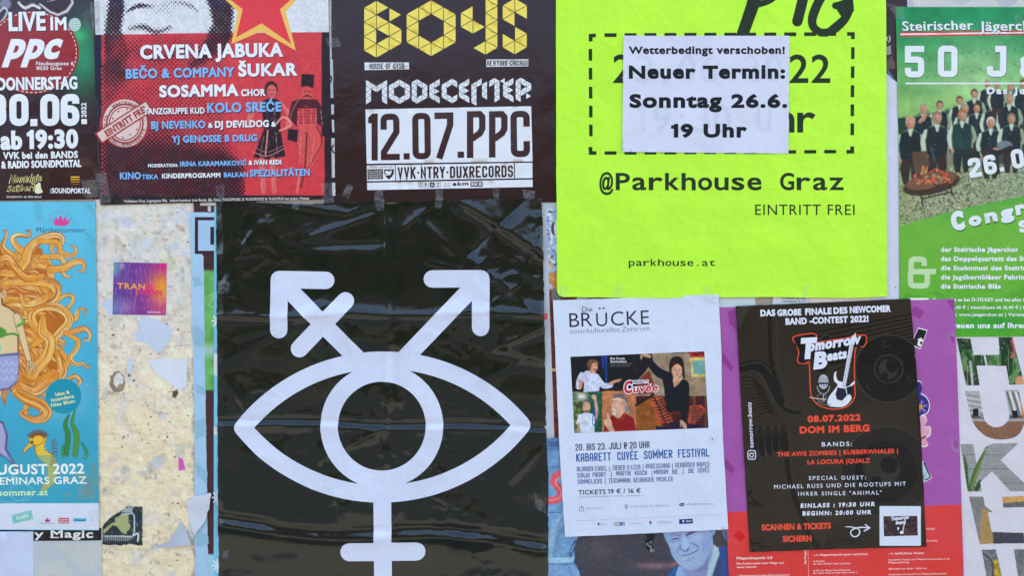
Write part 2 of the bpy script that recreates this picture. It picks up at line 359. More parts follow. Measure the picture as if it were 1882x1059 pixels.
# ------------------------------------------------------------------ sheets and prints
def wx(x): return (x - 941.0) / 1000.0
def wz(y): return WALL_Z + (529.5 - y) / 1000.0
def crease(x, y, p, q, a, w):
    """a sharp ridge (a>0) or valley along the line p-q"""
    p = np.array(p, float); q = np.array(q, float); d = q - p; L = np.hypot(*d); d /= L
    u = (x - p[0]) * d[0] + (y - p[1]) * d[1]; v = (x - p[0]) * -d[1] + (y - p[1]) * d[0]
    e = np.clip(np.minimum(u, L - u) / 25 + .5, 0, 1)
    return a * np.exp(-np.abs(v) / w) * e
SINGLES = {'worn_patch', 'residue_patch', 'snow_star', 'white_band', 'white_fragments', 'letter_fragments', 'print_fragments', 'faded_shapes'}
class Sheet:
    def __init__(s, name, label, cat, z, mat, outline, paper, g=14, relief=None, amp=0.5, group=None, ang=0, seed=0, thickness=.35, parts=True, paper_name='paper', lift=None):
        s.lift = (1.3 if z > 4 else 0) if lift is None else lift; g = 7 if s.lift else g
        s.z = z; s.mat = mat; s.ang = ang; s.o = (0, 0, 1.0); s.seed = seed; s.amp = amp; s.relief = relief; s.g = g
        out = np.asarray(outline, float); s.out = out
        cx = (out[:, 0].min() + out[:, 0].max()) / 2; by = out[:, 1].max()
        s.origin = np.array((wx(cx), -z / 1000, wz(by)))
        r = bpy.data.objects.new(name, None); COL.objects.link(r); r.location = s.origin; r.empty_display_size = .03
        r['label'] = label; r['category'] = cat
        if group: r['group'] = group
        s.root = r; s.parts = {}; s.thickness = thickness
        V, T = fill([ccw(out)], g); s.add(paper_name, V, T, paper, 0, skirt=True)
    def h(s, x, y):
        r = s.amp * fbm(x, y, 110, s.seed, 3) * 1.0
        if s.relief is not None: r = r + s.relief(x, y)
        if s.lift:                                # edges that have come a little off the wall
            e = segdist(np.stack([x, y], 1), s.out, np.roll(s.out, -1, 0)); r = r + s.lift * np.clip(fbm(x, y, 55, s.seed + 9, 2) * 2.2 - .6, 0, 1.4) * np.exp(-e / 17)
        return r
    def view(s, ox=0, oy=0, k=1.0): s.o = (ox, oy, k); return s
    def add(s, part, V, T, col, lay, skirt=False):
        if len(T) == 0: return
        if part in SINGLES: part = part + '#%d' % len(s.parts)
        x, y = V[:, 0], V[:, 1]
        if callable(col): c = alb(col(x, y))
        else: c = np.ones((len(V), 3)) * alb(col)
        Y = -(s.z + s.h(x, y) + lay * 0.045) / 1000.0
        P = np.stack([wx(x), Y, wz(y)], 1) - s.origin
        a = P[T[:, 1]] - P[T[:, 0]]; b = P[T[:, 2]] - P[T[:, 0]]
        flip = (a[:, 2] * b[:, 0] - a[:, 0] * b[:, 2]) > 0      # normal.y should be negative
        T = T.copy(); T[flip] = T[flip][:, ::-1]
        d = s.parts.setdefault(part, [[], [], [], 0])
        if skirt:
            e = {}
            for t in T:
                for i in range(3):
                    k = (t[i], t[(i + 1) % 3]); 
                    if (k[1], k[0]) in e: del e[(k[1], k[0])]
                    else: e[k] = 1
            rim = sorted({i for k in e for i in k}); ix = {v_: n_ for n_, v_ in enumerate(rim)}; n = len(P); m_ = len(rim)
            P1 = P[rim]; P2 = P1.copy(); P2[:, 1] += s.thickness / 1000     # the cut edge has its own vertices, so it stays crisp
            q = []
            for (i, j) in e: i, j = ix[i] + n, ix[j] + n; q += [(j, i, i + m_), (j, i + m_, j + m_)]
            P = np.concatenate([P, P1, P2]); c = np.concatenate([c, c[rim], c[rim]]); T = np.concatenate([T, np.array(q)])
        d[0].append(P); d[1].append(T + d[3]); d[2].append(c); d[3] += len(P)
    def loops(s, part, loops, col, lay=1, g=None):
        ox, oy, k = s.o
        L = [np.asarray(l, float) / k + (ox, oy) for l in loops]
        V, T = fill(L, g or s.g)
        if callable(col): f = lambda x, y: col((x - ox) * k, (y - oy) * k)
        else: f = col
        s.add(part, V, T, f, lay)
    def poly(s, part, pts, col, lay=1, g=None): s.loops(part, [ccw(pts)], col, lay, g)
    def stroke(s, part, pts, w, col, lay=1, cap='butt', closed=False, smooth=False, round_join=False):
        if smooth:
            pts = spline(pts, 8, closed)
            if np.ndim(w): w = np.interp(np.linspace(0, 1, len(pts)), np.linspace(0, 1, len(w)), w)
        s.loops(part, thick(pts, w, cap, closed, round_join), col, lay)
    def text(s, part, t, x, y, H, W=None, col=WHITE, b=0.0, ang=None, al='l', lay=4, font='f', t_=None, sp=None, r=None, asp=1.0, shear=0.0, mono=0, pen=None, shadow=None, xh=None):
        ang = s.ang if ang is None else ang
        if part.split('_')[-1] in ('lettering', 'line', 'lines', 'names', 'text', 'print', 'list', 'title', 'name', 'headline'): part += '#%d' % len(s.parts)
        if font == 'k':
            st = t_ if t_ else H * .16
            L = block_text(t, H, W, st, .22 if sp is None else sp, (H * .12 if r is None else r), asp)
        else: L = font_text(t, H, W, b, sp or 0.0, asp, shear, mono, pen, xh)
        if not L: return
        w = max(l[:, 0].max() for l in L); dx = {'l': 0, 'c': -w / 2, 'r': -w}[al]
        ca, sa = math.cos(math.radians(ang)), math.sin(math.radians(ang)); out = []
        for l in L:
            u = l[:, 0] + dx; v = l[:, 1]
            out.append(np.stack([x + u * ca - v * sa, y - (u * sa + v * ca)], 1))
        if area(max(out, key=lambda l: abs(area(l)))) < 0: out = [o[::-1] for o in out]
        if shadow: s.loops(part + '_shadow' if False else part, [o + np.array(shadow[:2]) for o in out], shadow[2], lay - 1)
        s.loops(part, out, col, lay)
    def paint(s, part, quad, fn, lay=1, g=1.4, clip=None):
        """printed picture: a fine grid over quad (4 corners tl,tr,br,bl), fn(P: Paint) draws it in view units"""
        ox, oy, k = s.o; Q = np.asarray(quad, float) / k + (ox, oy)
        w = max(np.hypot(*(Q[1] - Q[0])), np.hypot(*(Q[2] - Q[3]))); h = max(np.hypot(*(Q[3] - Q[0])), np.hypot(*(Q[2] - Q[1])))
        nx = max(2, int(w / g)); ny = max(2, int(h / g))
        u, v = np.meshgrid(np.linspace(0, 1, nx + 1), np.linspace(0, 1, ny + 1)); u = u.ravel()[:, None]; v = v.ravel()[:, None]
        V = (Q[0] * (1 - u) + Q[1] * u) * (1 - v) + (Q[3] * (1 - u) + Q[2] * u) * v
        i = (np.arange(ny)[:, None] * (nx + 1) + np.arange(nx)[None]).ravel()
        T = np.concatenate([np.stack([i, i + 1, i + nx + 2], 1), np.stack([i, i + nx + 2, i + nx + 1], 1)])
        if clip is not None:
            C = [ccw(np.asarray(c, float) / k + (ox, oy)) for c in clip]; T = T[winding(V[T].mean(1), C) != 0]
        P = Paint((V[:, 0] - ox) * k, (V[:, 1] - oy) * k, (128, 128, 128)); fn(P)
        s.add(part, V, T, lambda x, y: np.clip(P.c, 0, 255), lay)
    def tape(s, pts, mat=None, lay=14):
        ox, oy, k = s.o; L = rough(np.asarray(pts, float) / k + (ox, oy), .35, 5, len(s.parts) + int(pts[0][0]))
        V, T = fill([ccw(L)], 8); s.add('tape_strip#%d' % len(s.parts), V, T, (200, 200, 200), lay)
        s.parts[list(s.parts)[-1]].append(mat or M_TAPE)
    def done(s):
        for name, d in s.parts.items():
            P = np.concatenate(d[0]); T = np.concatenate(d[1]); c = np.concatenate(d[2])
            nm = name.split('#')[0]
            me = bpy.data.meshes.new(nm); me.from_pydata(P.tolist(), [], T.tolist())
            ca = me.color_attributes.new('ink', 'FLOAT_COLOR', 'POINT')
            ca.data.foreach_set('color', np.concatenate([c, np.ones((len(c), 1))], 1).astype(np.float32).ravel())
            me.materials.append(d[4] if len(d) > 4 else s.mat)
            if s.smooth: me.shade_smooth()
            o = bpy.data.objects.new(nm, me); COL.objects.link(o); o.parent = s.root
    smooth = True
def tag(o, label=None, cat=None, kind=None, group=None):
    for k, v in (('label', label), ('category', cat), ('kind', kind), ('group', group)):
        if v: o[k] = v
def box_mesh(name, boxes, mat, parent=None, loc=(0, 0, 0)):
    v = []; f = []
    for (x0, y0, z0, x1, y1, z1) in boxes:
        n = len(v); v += [(x0, y0, z0), (x1, y0, z0), (x1, y1, z0), (x0, y1, z0), (x0, y0, z1), (x1, y0, z1), (x1, y1, z1), (x0, y1, z1)]
        f += [tuple(n + i for i in q) for q in ((0, 3, 2, 1), (4, 5, 6, 7), (0, 1, 5, 4), (1, 2, 6, 5), (2, 3, 7, 6), (3, 0, 4, 7))]
    me = bpy.data.meshes.new(name); me.from_pydata(v, [], f); me.materials.append(mat)
    o = bpy.data.objects.new(name, me); COL.objects.link(o); o.parent = parent; o.location = loc
    return o
def plain_mat(name, c1, c2, scale=3, rough=.8, bump=.2):
    m, nt, b = nodes(name); N = nt.nodes.new; K = nt.links.new
    ge = N('ShaderNodeNewGeometry'); n = N('ShaderNodeTexNoise'); n.inputs['Scale'].default_value = scale; n.inputs['Detail'].default_value = 8; K(ge.outputs['Position'], n.inputs['Vector'])
    r = N('ShaderNodeValToRGB'); r.color_ramp.elements[0].position = .3; r.color_ramp.elements[1].position = .7
    r.color_ramp.elements[0].color = (*c1, 1); r.color_ramp.elements[1].color = (*c2, 1); K(n.outputs['Fac'], r.inputs['Fac']); K(r.outputs[0], b.inputs['Base Color'])
    b.inputs['Roughness'].default_value = rough; bp = N('ShaderNodeBump'); bp.inputs['Strength'].default_value = bump; bp.inputs['Distance'].default_value = .01; K(n.outputs['Fac'], bp.inputs['Height']); K(bp.outputs[0], b.inputs['Normal'])
    return m

# ------------------------------------------------------------------ the place: pavement, street, house across it, the wall
M_PAVE = plain_mat('pavement_asphalt', (.17, .145, .11), (.24, .205, .16), 6)
M_ROAD = plain_mat('road_asphalt', (.045, .045, .047), (.07, .07, .07), 4)
M_KERB = plain_mat('kerb_granite', (.3, .3, .29), (.4, .39, .37), 30)
M_RENDER = plain_mat('house_render', (.17, .125, .10), (.23, .17, .14), 2)
M_TRIM = plain_mat('trim_render', (.22, .2, .18), (.28, .26, .24), 5)
M_DARK = plain_mat('window_glass', (.02, .025, .03), (.03, .035, .04), 1, .08, 0)
M_ROOF = plain_mat('roof_tiles', (.12, .06, .04), (.2, .1, .07), 9)
for nm, bx, mt in (('ground', (-200, -300, -.12, 200, 300, -.02), M_PAVE), ('pavement', (-60, -3.2, -.02, 60, 1.2, 0), M_PAVE), ('road', (-60, -10.2, -.02, 60, -3.35, -.012), M_ROAD), ('kerb', (-60, -3.35, -.02, 60, -3.2, .004), M_KERB), ('far_pavement', (-60, -14, -.02, 60, -10.2, .05), M_PAVE)):
    tag(box_mesh(nm, [bx], mt), kind='structure')
M_LEAF = plain_mat('hedge_leaves', (.02, .035, .016), (.05, .085, .035), 60, .6, .8)  # hedge out of view, added so the shiny black poster mirrors green
_hv = []; _hf = []; _r = np.random.default_rng(2)
for _ in range(7000):                        # leaf sized faces through the hedge's volume
    c_ = np.array([_r.uniform(-16, 16), _r.uniform(-12.9, -12.0), 0]); c_[2] = .15 + (2.9 + .5 * noise(c_[0], 0, 1.6)) * _r.random() ** .7
    a_ = _r.normal(0, 1, (2, 3)); a_ /= np.linalg.norm(a_, axis=1)[:, None]; k_ = _r.uniform(.08, .16); n_ = len(_hv)
    _hv += [tuple(c_ + a_[0] * k_), tuple(c_ + a_[1] * k_), tuple(c_ - a_[0] * k_), tuple(c_ - a_[1] * k_)]; _hf.append((n_, n_ + 1, n_ + 2, n_ + 3))
_me = bpy.data.meshes.new('hedge'); _me.from_pydata(_hv, [], _hf); _me.materials.append(M_LEAF)
hedge = bpy.data.objects.new('hedge', _me); COL.objects.link(hedge); tag(hedge, 'unseen dark green hedge across the street, added for its reflection in the black poster', 'hedge')
hs = bpy.data.objects.new('town_house', None); COL.objects.link(hs); hs.location = (1, -14, 0)
tag(hs, 'reddish brown town house across the street behind the photographer', 'house')
box_mesh('wall', [(-13, -9, 0, 13, 0, 4.3)], M_RENDER, hs); box_mesh('roof', [(-13.4, -9.4, 4.3, 13.4, .4, 4.5), (-11.6, -8, 4.5, 3.6, -1.6, 5.6)], M_ROOF, hs)
for r_ in range(1):
    for c_ in range(8):
        w = box_mesh('window', [(-.62, -.02, 0, .62, .03, 1.6)], M_TRIM, hs, (-11 + c_ * 3.14, 0, 1.1 + r_ * 3.0)); box_mesh('pane', [(-.5, .03, .12, -.03, .045, 1.5), (.03, .03, .12, .5, .045, 1.5)], M_DARK, w)

# the masonry wall with its skin of old paper
wall = bpy.data.objects.new('poster_wall', None); COL.objects.link(wall); wall.location = (0, .002, 0)
tag(wall, 'pasted over street wall carrying every poster, its cream paper skin showing at left', 'wall')
box_mesh('masonry', [(-4, .004, 0, 4, .34, 3.1)], M_RENDER, wall); box_mesh('coping', [(-4.05, -.03, 3.1, 4.05, .37, 3.18)], M_TRIM, wall)
skin = Sheet('old_paper_skin', 'x', 'x', 0, M_SCRAP, rect(-420, -330, 2300, 1330), (158, 150, 146), 30, amp=.3, seed=3)
def p_skin(P):
    x, y = P.X, P.Y
    t = np.clip((y - 520) / 260, 0, 1)[:, None]
    P.c = np.array([206, 203, 203]) * (1 - t) + np.array([223, 208, 184]) * t
    P.c = P.c * (1 + .05 * (fbm(x, y, 60, 3)[:, None] - .5))
    r = np.random.default_rng(4)
    for i in range(150):                      # ghosts of torn tape and paper of earlier posters
        cx, cy = r.uniform(184, 362), r.uniform(376, 1090); w, h = r.uniform(4, 20), r.uniform(3, 11); a = r.uniform(0, 3.14)
        if r.random() < .35: w, h = r.uniform(16, 42), r.uniform(8, 16)
        q = np.array([(-w, -h), (w * r.uniform(.5, 1), -h), (w, h * r.uniform(.2, 1)), (-w * .8, h)]); R = np.array([(math.cos(a), math.sin(a)), (-math.sin(a), math.cos(a))])
        tone = [(188, 184, 180), (176, 180, 190), (214, 208, 198), (196, 190, 178), (232, 222, 200), (180, 190, 212)][r.integers(6)]
        P.poly(rough(q @ R / 1.3 + (cx, cy), 1.0, 5, i), tone, 1.0, r.uniform(.2, .7))
    for i in range(46):
        cx, cy = r.uniform(186, 360), r.uniform(380, 1090); a = r.uniform(0, 6.28); l = r.uniform(12, 70)
        P.line([(cx, cy), (cx + l * .5 * math.cos(a) + r.normal(0, 3), cy + l * .5 * math.sin(a)), (cx + l * math.cos(a), cy + l * math.sin(a))], .8, (168, 160, 150), 1, r.uniform(.25, .7))
    m = np.clip((fbm(x, y, 11, 8) - .64) * 9, 0, 1) * np.clip((fbm(x, y, 60, 12) - .46) * 9, 0, 1) * .75; P.mix(m * .6, (150, 146, 144))
    m = np.clip((fbm(x, y, 5, 18) - .76) * 12, 0, 1) * np.clip((fbm(x, y, 45, 22) - .5) * 9, 0, 1); P.mix(m, (70, 62, 58))
    m = np.clip((x - 352 - 3 * np.sin(y / 9)) / 6, 0, 1) * np.clip(fbm(x, y, 6, 30) * 1.6 - .2, 0, 1); P.mix(m, (150, 148, 150))
    m = np.clip((fbm(x, y, 30, 41) - .58) * 7, 0, 1) * np.clip((560 - y) / 150, 0, 1) * .6; P.mix(m, (186, 196, 220))
    # scorched hole with torn rim
    P.poly(rough(ellipse(217, 703, 14, 19, 22), 3.4, 4, 2), (120, 104, 94), 1.2, .85); P.poly(rough(ellipse(219, 700, 10, 14, 16), 3.0, 4, 3), (206, 206, 212), 1.4)
    P.ell(222, 712, 6, 6, (150, 130, 112), 3)
    P.poly(rough([(318, 720), (326, 716), (328, 724), (322, 733), (317, 730)], .6, 3), (92, 78, 66), 1)
    P.poly([(328, 840), (336, 844), (341, 864), (328, 866)], (206, 96, 190), 1.2)
    P.poly(rough([(292, 478), (320, 472), (322, 497), (304, 500)], .8, 4), (184, 190, 170), 1.4, .8)
    P.grain(.05, 2.5, 4); P.grain(.04, 12, 9)
skin.paint('old_paste', [(176, 360), (372, 360), (372, 1110), (176, 1110)], p_skin, 2, 1.3)
skin.done()
for o_ in list(skin.root.children): o_.parent = wall; o_.location = skin.origin - np.array(wall.location)
bpy.data.objects.remove(skin.root)

# ---------------- light blue strip poster with a boxed letter and a green one under it
s = Sheet('torn_poster', 'sliver of green and dark brown poster peeping out left of the black poster', 'poster', .5, M_SATIN, [(356, 366), (470, 366), (470, 1120), (376, 1120)], (70, 52, 52), 20, amp=.2)
def f(P):
    P.c[:] = (104, 170, 100); P.mix(np.clip((500 - P.Y) / 6, 0, 1), (70, 50, 52)); P.grain(.16, 14, 3)
    P.mix(np.clip(1 - np.abs(P.Y - 645) / 16, 0, 1), (158, 190, 196)); P.mix(np.clip((P.Y - 716) / 3, 0, 1), (74, 56, 58)); P.mix(np.clip((P.Y - 1018) / 3, 0, 1), (150, 196, 220))
    P.line([(376, 548), (396, 540), (384, 560), (398, 566)], 2, (190, 210, 170), 2, .5); P.ell(397, 642, 5, 11, (222, 120, 110), 2)
s.paint('print', [(362, 486), (440, 486), (440, 1110), (372, 1110)], f, 1, 2); s.poly('letter_fragments', rect(368, 372, 402, 378), (180, 176, 186)); s.poly('letter_fragments', rect(382, 379, 388, 389), (180, 176, 186)); s.poly('letter_fragments', rect(394, 379, 402, 389), (180, 176, 186)); s.done()
s = Sheet('blue_poster', 'pale blue poster strip with a boxed dark letter beside the cream wall skin', 'poster', .9, M_SATIN, rough([(349, 390), (440, 391), (440, 469), (374, 469), (384, 1120), (359, 1120), (358, 760), (353, 560)], .35, 9), (156, 190, 226), 14, amp=.5, seed=5)
s.loops('letter_box', [l for l in thick([(440, 402), (361.5, 402), (361.5, 464), (440, 464)], 6)], (62, 46, 54), 1)
s.poly('letter_box', rect(387, 417, 395, 450), (62, 46, 54)); s.poly('letter_box', rect(394, 430, 440, 437), (62, 46, 54), 2)
s.poly('cut_edge', rect(372, 466, 440, 469.5), (62, 46, 54), 2)
for q in ([(354, 508), (368, 512), (372, 524), (358, 530)], [(356, 598), (378, 610), (374, 640), (358, 634)], [(362, 706), (376, 712), (378, 728), (360, 722)], [(359, 774), (378, 768), (380, 800), (360, 808)], [(360, 850), (382, 868), (381, 890), (362, 872)], [(360, 970), (383, 985), (384, 1000), (362, 1006)]): s.poly('worn_patch', rough(q, .6, 4), (136, 178, 208), 1)
s.done()
s = Sheet('snowflake_poster', 'narrow edge of a sky blue poster with white snow stars left of the black poster', 'poster', 1.2, M_SATIN, [(394, 380), (470, 380), (470, 1120), (393, 1120)], (122, 186, 222), 20, amp=.3)
for cy in (590, 915, 1040):
    for a in range(0, 180, 45): s.stroke('snow_star', [(400 - 9 * math.cos(math.radians(a)), cy - 12 * math.sin(math.radians(a))), (400 + 9 * math.cos(math.radians(a)), cy + 12 * math.sin(math.radians(a)))], 3, (206, 222, 240), 1, 'round')
s.poly('white_band', rect(393.5, 650, 402, 690), (200, 212, 226)); s.poly('white_band', rect(393.5, 785, 401, 800), (200, 212, 226)); s.done()

# ---------------- top left concert poster
s = Sheet('concert_poster', 'dark concert poster with a red plaque, white date lines and green glow at top left', 'poster', 1.6, M_GLOSS, [(-250, -240), (168, -240), (175, 60), (179, 250), (184, 366), (-250, 372)], (56, 44, 46), 14, amp=.6, seed=11)
s.view(0, 0, 2.787)
def f(P):
    x, y = P.X, P.Y; P.c[:] = (58, 42, 44)
    P.mix(np.exp(-((x - 430) / 90) ** 2 - ((y - 290) / 190) ** 2) * .95, (46, 138, 96)); P.mix(np.exp(-((x - 400) / 50) ** 2 - ((y - 180) / 40) ** 2), (60, 170, 110))
    P.mix(np.clip((y - 620) / 250, 0, 1) * .4, (70, 56, 52)); P.mix(np.exp(-((x - 100) / 220) ** 2 - ((y - 90) / 90) ** 2) * .5, (70, 66, 84))
    m = np.clip((fbm(x, y, 50, 7) - .55) * 6, 0, 1) * np.clip((y - 640) / 200, 0, 1) * np.clip((x - 200) / 100, 0, 1); P.mix(m * .5, (92, 74, 58))
    P.poly([(200, 20), (262, 2), (372, -30), (380, 18), (350, 62), (300, 82), (258, 66)], (192, 192, 208), 4); P.poly([(206, 14), (262, 6), (362, -22), (368, 14), (342, 50), (300, 70), (262, 56)], (60, 34, 34), 4)
    P.line([(100, 14), (130, 40), (170, 26), (205, 40)], 14, (206, 208, 222), 3); P.line([(108, 16), (136, 28), (172, 14), (196, 28)], 4, (70, 60, 70), 3); P.line([(120, 4), (150, 18), (190, 0)], 5, (70, 60, 70), 3)
    P.ell(30, 20, 30, 26, (120, 124, 150), 8); P.line([(0, 60), (24, 40), (40, 60), (10, 120)], 8, (200, 204, 226), 4); P.line([(0, 120), (20, 100)], 8, (200, 204, 226), 4)
    r = np.random.default_rng(3)
    for i in range(40): P.line([(r.uniform(420, 470), r.uniform(30, 170)), (r.uniform(430, 480), r.uniform(30, 170))], 1.6, (96, 110, 110), 2, .35)
    for i in range(26): P.line([(r.uniform(440, 480), r.uniform(910, 990)), (r.uniform(450, 500), r.uniform(910, 990))], 1.8, (130, 120, 104), 2, .4)
s.paint('background_print', [(-300, -300), (468, -300), (506, 1010), (-300, 1020)], f, 1, 1.7)
s.poly('red_plaque', ellipse(170, 268, 238, 214, 60), (140, 42, 40), 2)
for k in range(60):
    a = math.radians(k * 6); b_ = math.radians(k * 6 + 3.2); s.stroke('plaque_stitching', [(170 + 224 * math.cos(a), 268 + 206 * math.sin(a)), (170 + 224 * math.cos(b_), 268 + 206 * math.sin(b_))], 3.6, (226, 222, 220), 3)
WH = (214, 222, 238)
s.text('headline', 'LIVE', 48, 160, 98, 190, WH, .055, 1, shadow=(4, 5, (30, 20, 24))); s.text('headline', 'IM', 262, 156, 68, 82, WH, .05, 1, shadow=(3, 4, (30, 20, 24)))
s.poly('mirror_ball', ellipse(386, 126, 31, 34), (176, 206, 208), 4)
for k in range(-2, 3): s.stroke('mirror_ball_lines', [(358, 126 + k * 12), (414, 126 + k * 12)], 2, (120, 160, 164), 5); s.stroke('mirror_ball_lines', [(386 + k * 11, 97), (386 + k * 11, 155)], 2, (120, 160, 164), 6)
s.text('club_logo', 'ppc', 26, 302, 146, 270, WH, .075, 0, shear=.34)
s.text('address_line', 'Neubaugasse 6', 188, 334, 19, 192, WH, .02, 0); s.text('address_line', '8020 Graz', 190, 358, 18, 130, WH, .02, 0)
s.text('date_line', 'DONNERSTAG', -10, 464, 66, 410, WH, .06, 1, shadow=(3, 4, (30, 20, 24)))
for t, x, w in (('3', -62, 98), ('0', 52, 98), ('.', 160, 34), ('0', 210, 98), ('6', 314, 96)):
    s.text('date_line', t, x, 646, 34 if t == '.' else 164, w, WH, .1 if t != '.' else 0, .5, font='k' if t == '.' else 'k', t_=36, r=34, shadow=(4, 5, (30, 20, 24)))
s.text('date_line', '2022', 446, 602, 26, 76, WH, .06, 91); s.poly('date_line', rect(420, 610, 448, 636), WH, 4)
s.text('time_line', 'ab', 6, 768, 98, 112, WH, .075, 1); s.text('time_line', '19:30', 142, 764, 98, 262, WH, .075, 1)
s.text('ticket_lines', 'VVK bei den BANDS', 20, 816, 36, 382, WH, .07, 1); s.text('ticket_lines', '& RADIO SOUNDPORTAL', 10, 864, 38, 410, WH, .07, 1.2)
for dd, cc, l in ((.065, (216, 206, 150), 3), (.0, (40, 32, 34), 4)):
    s.text('inn_logo', 'Nostalgie', 44, 942, 46, 172, cc, dd, 3, shear=.3, lay=l); s.text('inn_logo', 'Stüberl', 34, 988, 40, 146, cc, dd, 3, shear=.3, lay=l)
s.poly('inn_logo', spline([(182, 985), (186, 950), (208, 936), (214, 966), (222, 984), (200, 992)], 5, True), (214, 216, 190), 5)
s.text('inn_address', 'GRABENSTR. 38, 8010 GRAZ', 36, 1014, 10, 180, (196, 200, 214), .04, 0)
for k in range(5): s.poly('radio_logo', rect(366 - 1, 904 + k * 13, 410, 911 + k * 11.5), [(236, 178, 70), (232, 166, 62), (214, 148, 60), (150, 110, 56), (120, 92, 50)][k], 4)
s.text('radio_logo', 'SOUNDPORTAL', 268, 990, 27, 200, WH, .05, -.5); s.text('radio_logo', 'RADIO', 266, 990, 6, 24, WH, 0, 90)
s.view(); s.tape([(150, 334), (178, 330), (183, 362), (160, 366)]); s.done()

# ---------------- red and white concert poster
s = Sheet('folk_concert_poster', 'red, white and dark blue folk concert poster with a gold edged star', 'poster', 2.4, M_SATIN, [(171, -260), (604, -260), (606, 60), (611, 366), (186, 377), (176, 120)], (52, 44, 50), 12, amp=.7, seed=21)
s.view(170, 0, 2.787)
def f(P):
    x, y = P.X, P.Y; top = y < 178 - x * .012
    P.c[:] = (50, 42, 48); m = (x > 50) & (x < 1190 + 0 * y) & ~top; P.c[m] = (188, 62, 72)
    P.mix((np.clip(1 - np.abs(fbm(x, y, 160, 2) - .5) * 3, 0, 1) * .4) * m, (206, 80, 86)); P.c[top] = (200, 206, 222)
    P.c[(x < 46) & ~top] = (34, 36, 62); P.mix(np.clip((x - 1172) / 6, 0, 1) * ~top, (52, 36, 46))
    # halftone portrait: tone map thresholded by dots
    T = Paint(x, y, (0, 0, 0))
    T.poly([(90, -40), (160, -40), (170, 40), (150, 150), (200, 290), (120, 350), (70, 360), (60, 200)], (1, 1, 1), 26)
    T.poly([(560, -60), (700, -60), (726, 60), (716, 190), (660, 300), (560, 260), (620, 130), (600, 40)], (1, 1, 1), 26)
    T.line([(180, 60), (240, 30), (310, 34)], [10, 26, 12], (.95,) * 3, 14); T.line([(330, 60), (420, 14), (500, 30), (540, 60)], [8, 22, 18, 8], (.7,) * 3, 20)
    T.line([(190, 150), (260, 138), (330, 165), (400, 140)], [12, 34, 30, 12], (.8,) * 3, 24); T.line([(200, 250), (330, 300), (470, 260)], [20, 60, 30], (.75,) * 3, 40)
    T.ell(380, 40, 90, 60, (.28,) * 3, 60, .7); T.poly([(110, 180), (640, 185), (700, 360), (480, 420), (60, 400)], (.55,) * 3, 60, .75)
    T.poly([(50, 330), (140, 290), (200, 400), (60, 560)], (.9,) * 3, 50); T.poly([(40, 640), (420, 600), (650, 700), (790, 860), (790, 1040), (30, 1040)], (.96,) * 3, 90)
    T.poly([(60, 420), (470, 400), (700, 560), (690, 760), (50, 700)], (.52,) * 3, 90, .8); T.line([(250, 560), (420, 620), (600, 740)], [30, 80, 40], (.35,) * 3, 60, .6)
    T.line([(640, 170), (600, 260), (520, 330)], [80, 60, 30], (.95,) * 3, 40)
    t = np.clip(T.c[:, 0], 0, 1) + .16 * (fbm(x, y, 26, 5) - .5)
    pch = 11.0; u = x / pch * np.pi; v = y / pch * np.pi
    dot = (np.cos(u) * np.cos(v) + 1) / 2
    ink = np.clip((t - (1 - dot) * .92 - .02) * 5 , 0, 1) * (t > .06)
    P.mix(ink * np.where(x < 1180, 1, 0), (60, 40, 46)); P.mix(ink * np.clip((60 - y) / 80, 0, 1) * .6, (52, 54, 92))
    m = (x > 786) & (y > 170) & (x < 1176); P.c[m] = P.c[m] * .55 + np.array([196, 68, 74]) * .45
    m = (x > 786) & (y > 700) & (x < 1190) & (y < 1000); P.c[m] = (196, 66, 74); P.mix(np.clip((y - 1000) / 4, 0, 1), (46, 38, 40))
    P.c = P.c * (1 + .16 * (fbm(x, y, 12, 6)[:, None] - .5)); 
    # line drawn dancers in folk dress
    D = (52, 34, 40); W_ = (214, 150, 154)
    P.ell(918, 458, 33, 42, D, 3); P.ell(920, 468, 25, 34, (200, 96, 98), 3); P.line([(905, 462), (913, 462)], 4, D, 2); P.line([(926, 462), (934, 462)], 4, D, 2); P.line([(912, 484), (927, 484)], 3, D, 2)
    P.poly([(866, 520), (902, 506), (940, 506), (968, 522), (964, 660), (880, 660)], D, 4); P.line([(866, 520), (820, 570), (800, 650)], [12, 30, 20], (206, 108, 110), 4); P.line([(866, 520), (808, 590)], 3, D, 2)
    P.line([(966, 524), (1010, 590), (1000, 650)], [10, 26, 16], (206, 108, 110), 4); P.poly([(880, 662), (964, 660), (990, 800), (910, 818), (826, 806)], D, 4); P.line([(900, 670), (888, 800)], 6, W_, 3); P.line([(826, 780), (900, 800), (985, 760)], 3, W_, 2)
    for xx in (870, 925): P.line([(xx, 815), (xx + 8, 980)], [26, 14], (206, 120, 122), 3, .6); P.line([(xx - 10, 815), (xx, 960)], 2, W_, 2)
    P.poly([(1072, 380), (1138, 382), (1134, 450), (1070, 444)], D, 3); P.ell(1100, 486, 30, 44, (196, 84, 86), 3); P.line([(1082, 496), (1102, 490), (1124, 500)], [4, 9, 3], D, 2); P.line([(1084, 470), (1096, 468)], 4, D, 2); P.line([(1106, 470), (1118, 470)], 4, D, 2)
    P.poly([(1024, 520), (1060, 508), (1150, 510), (1184, 560), (1186, 650), (1150, 636), (1148, 560), (1056, 560), (1050, 650), (1004, 600)], D, 4, .8); P.poly([(1056, 556), (1150, 556), (1146, 640), (1060, 640)], (190, 70, 76), 3)
    for k in range(5): P.line([(1060, 566 + k * 16), (1146, 566 + k * 16)], 2, D, 2, .8)
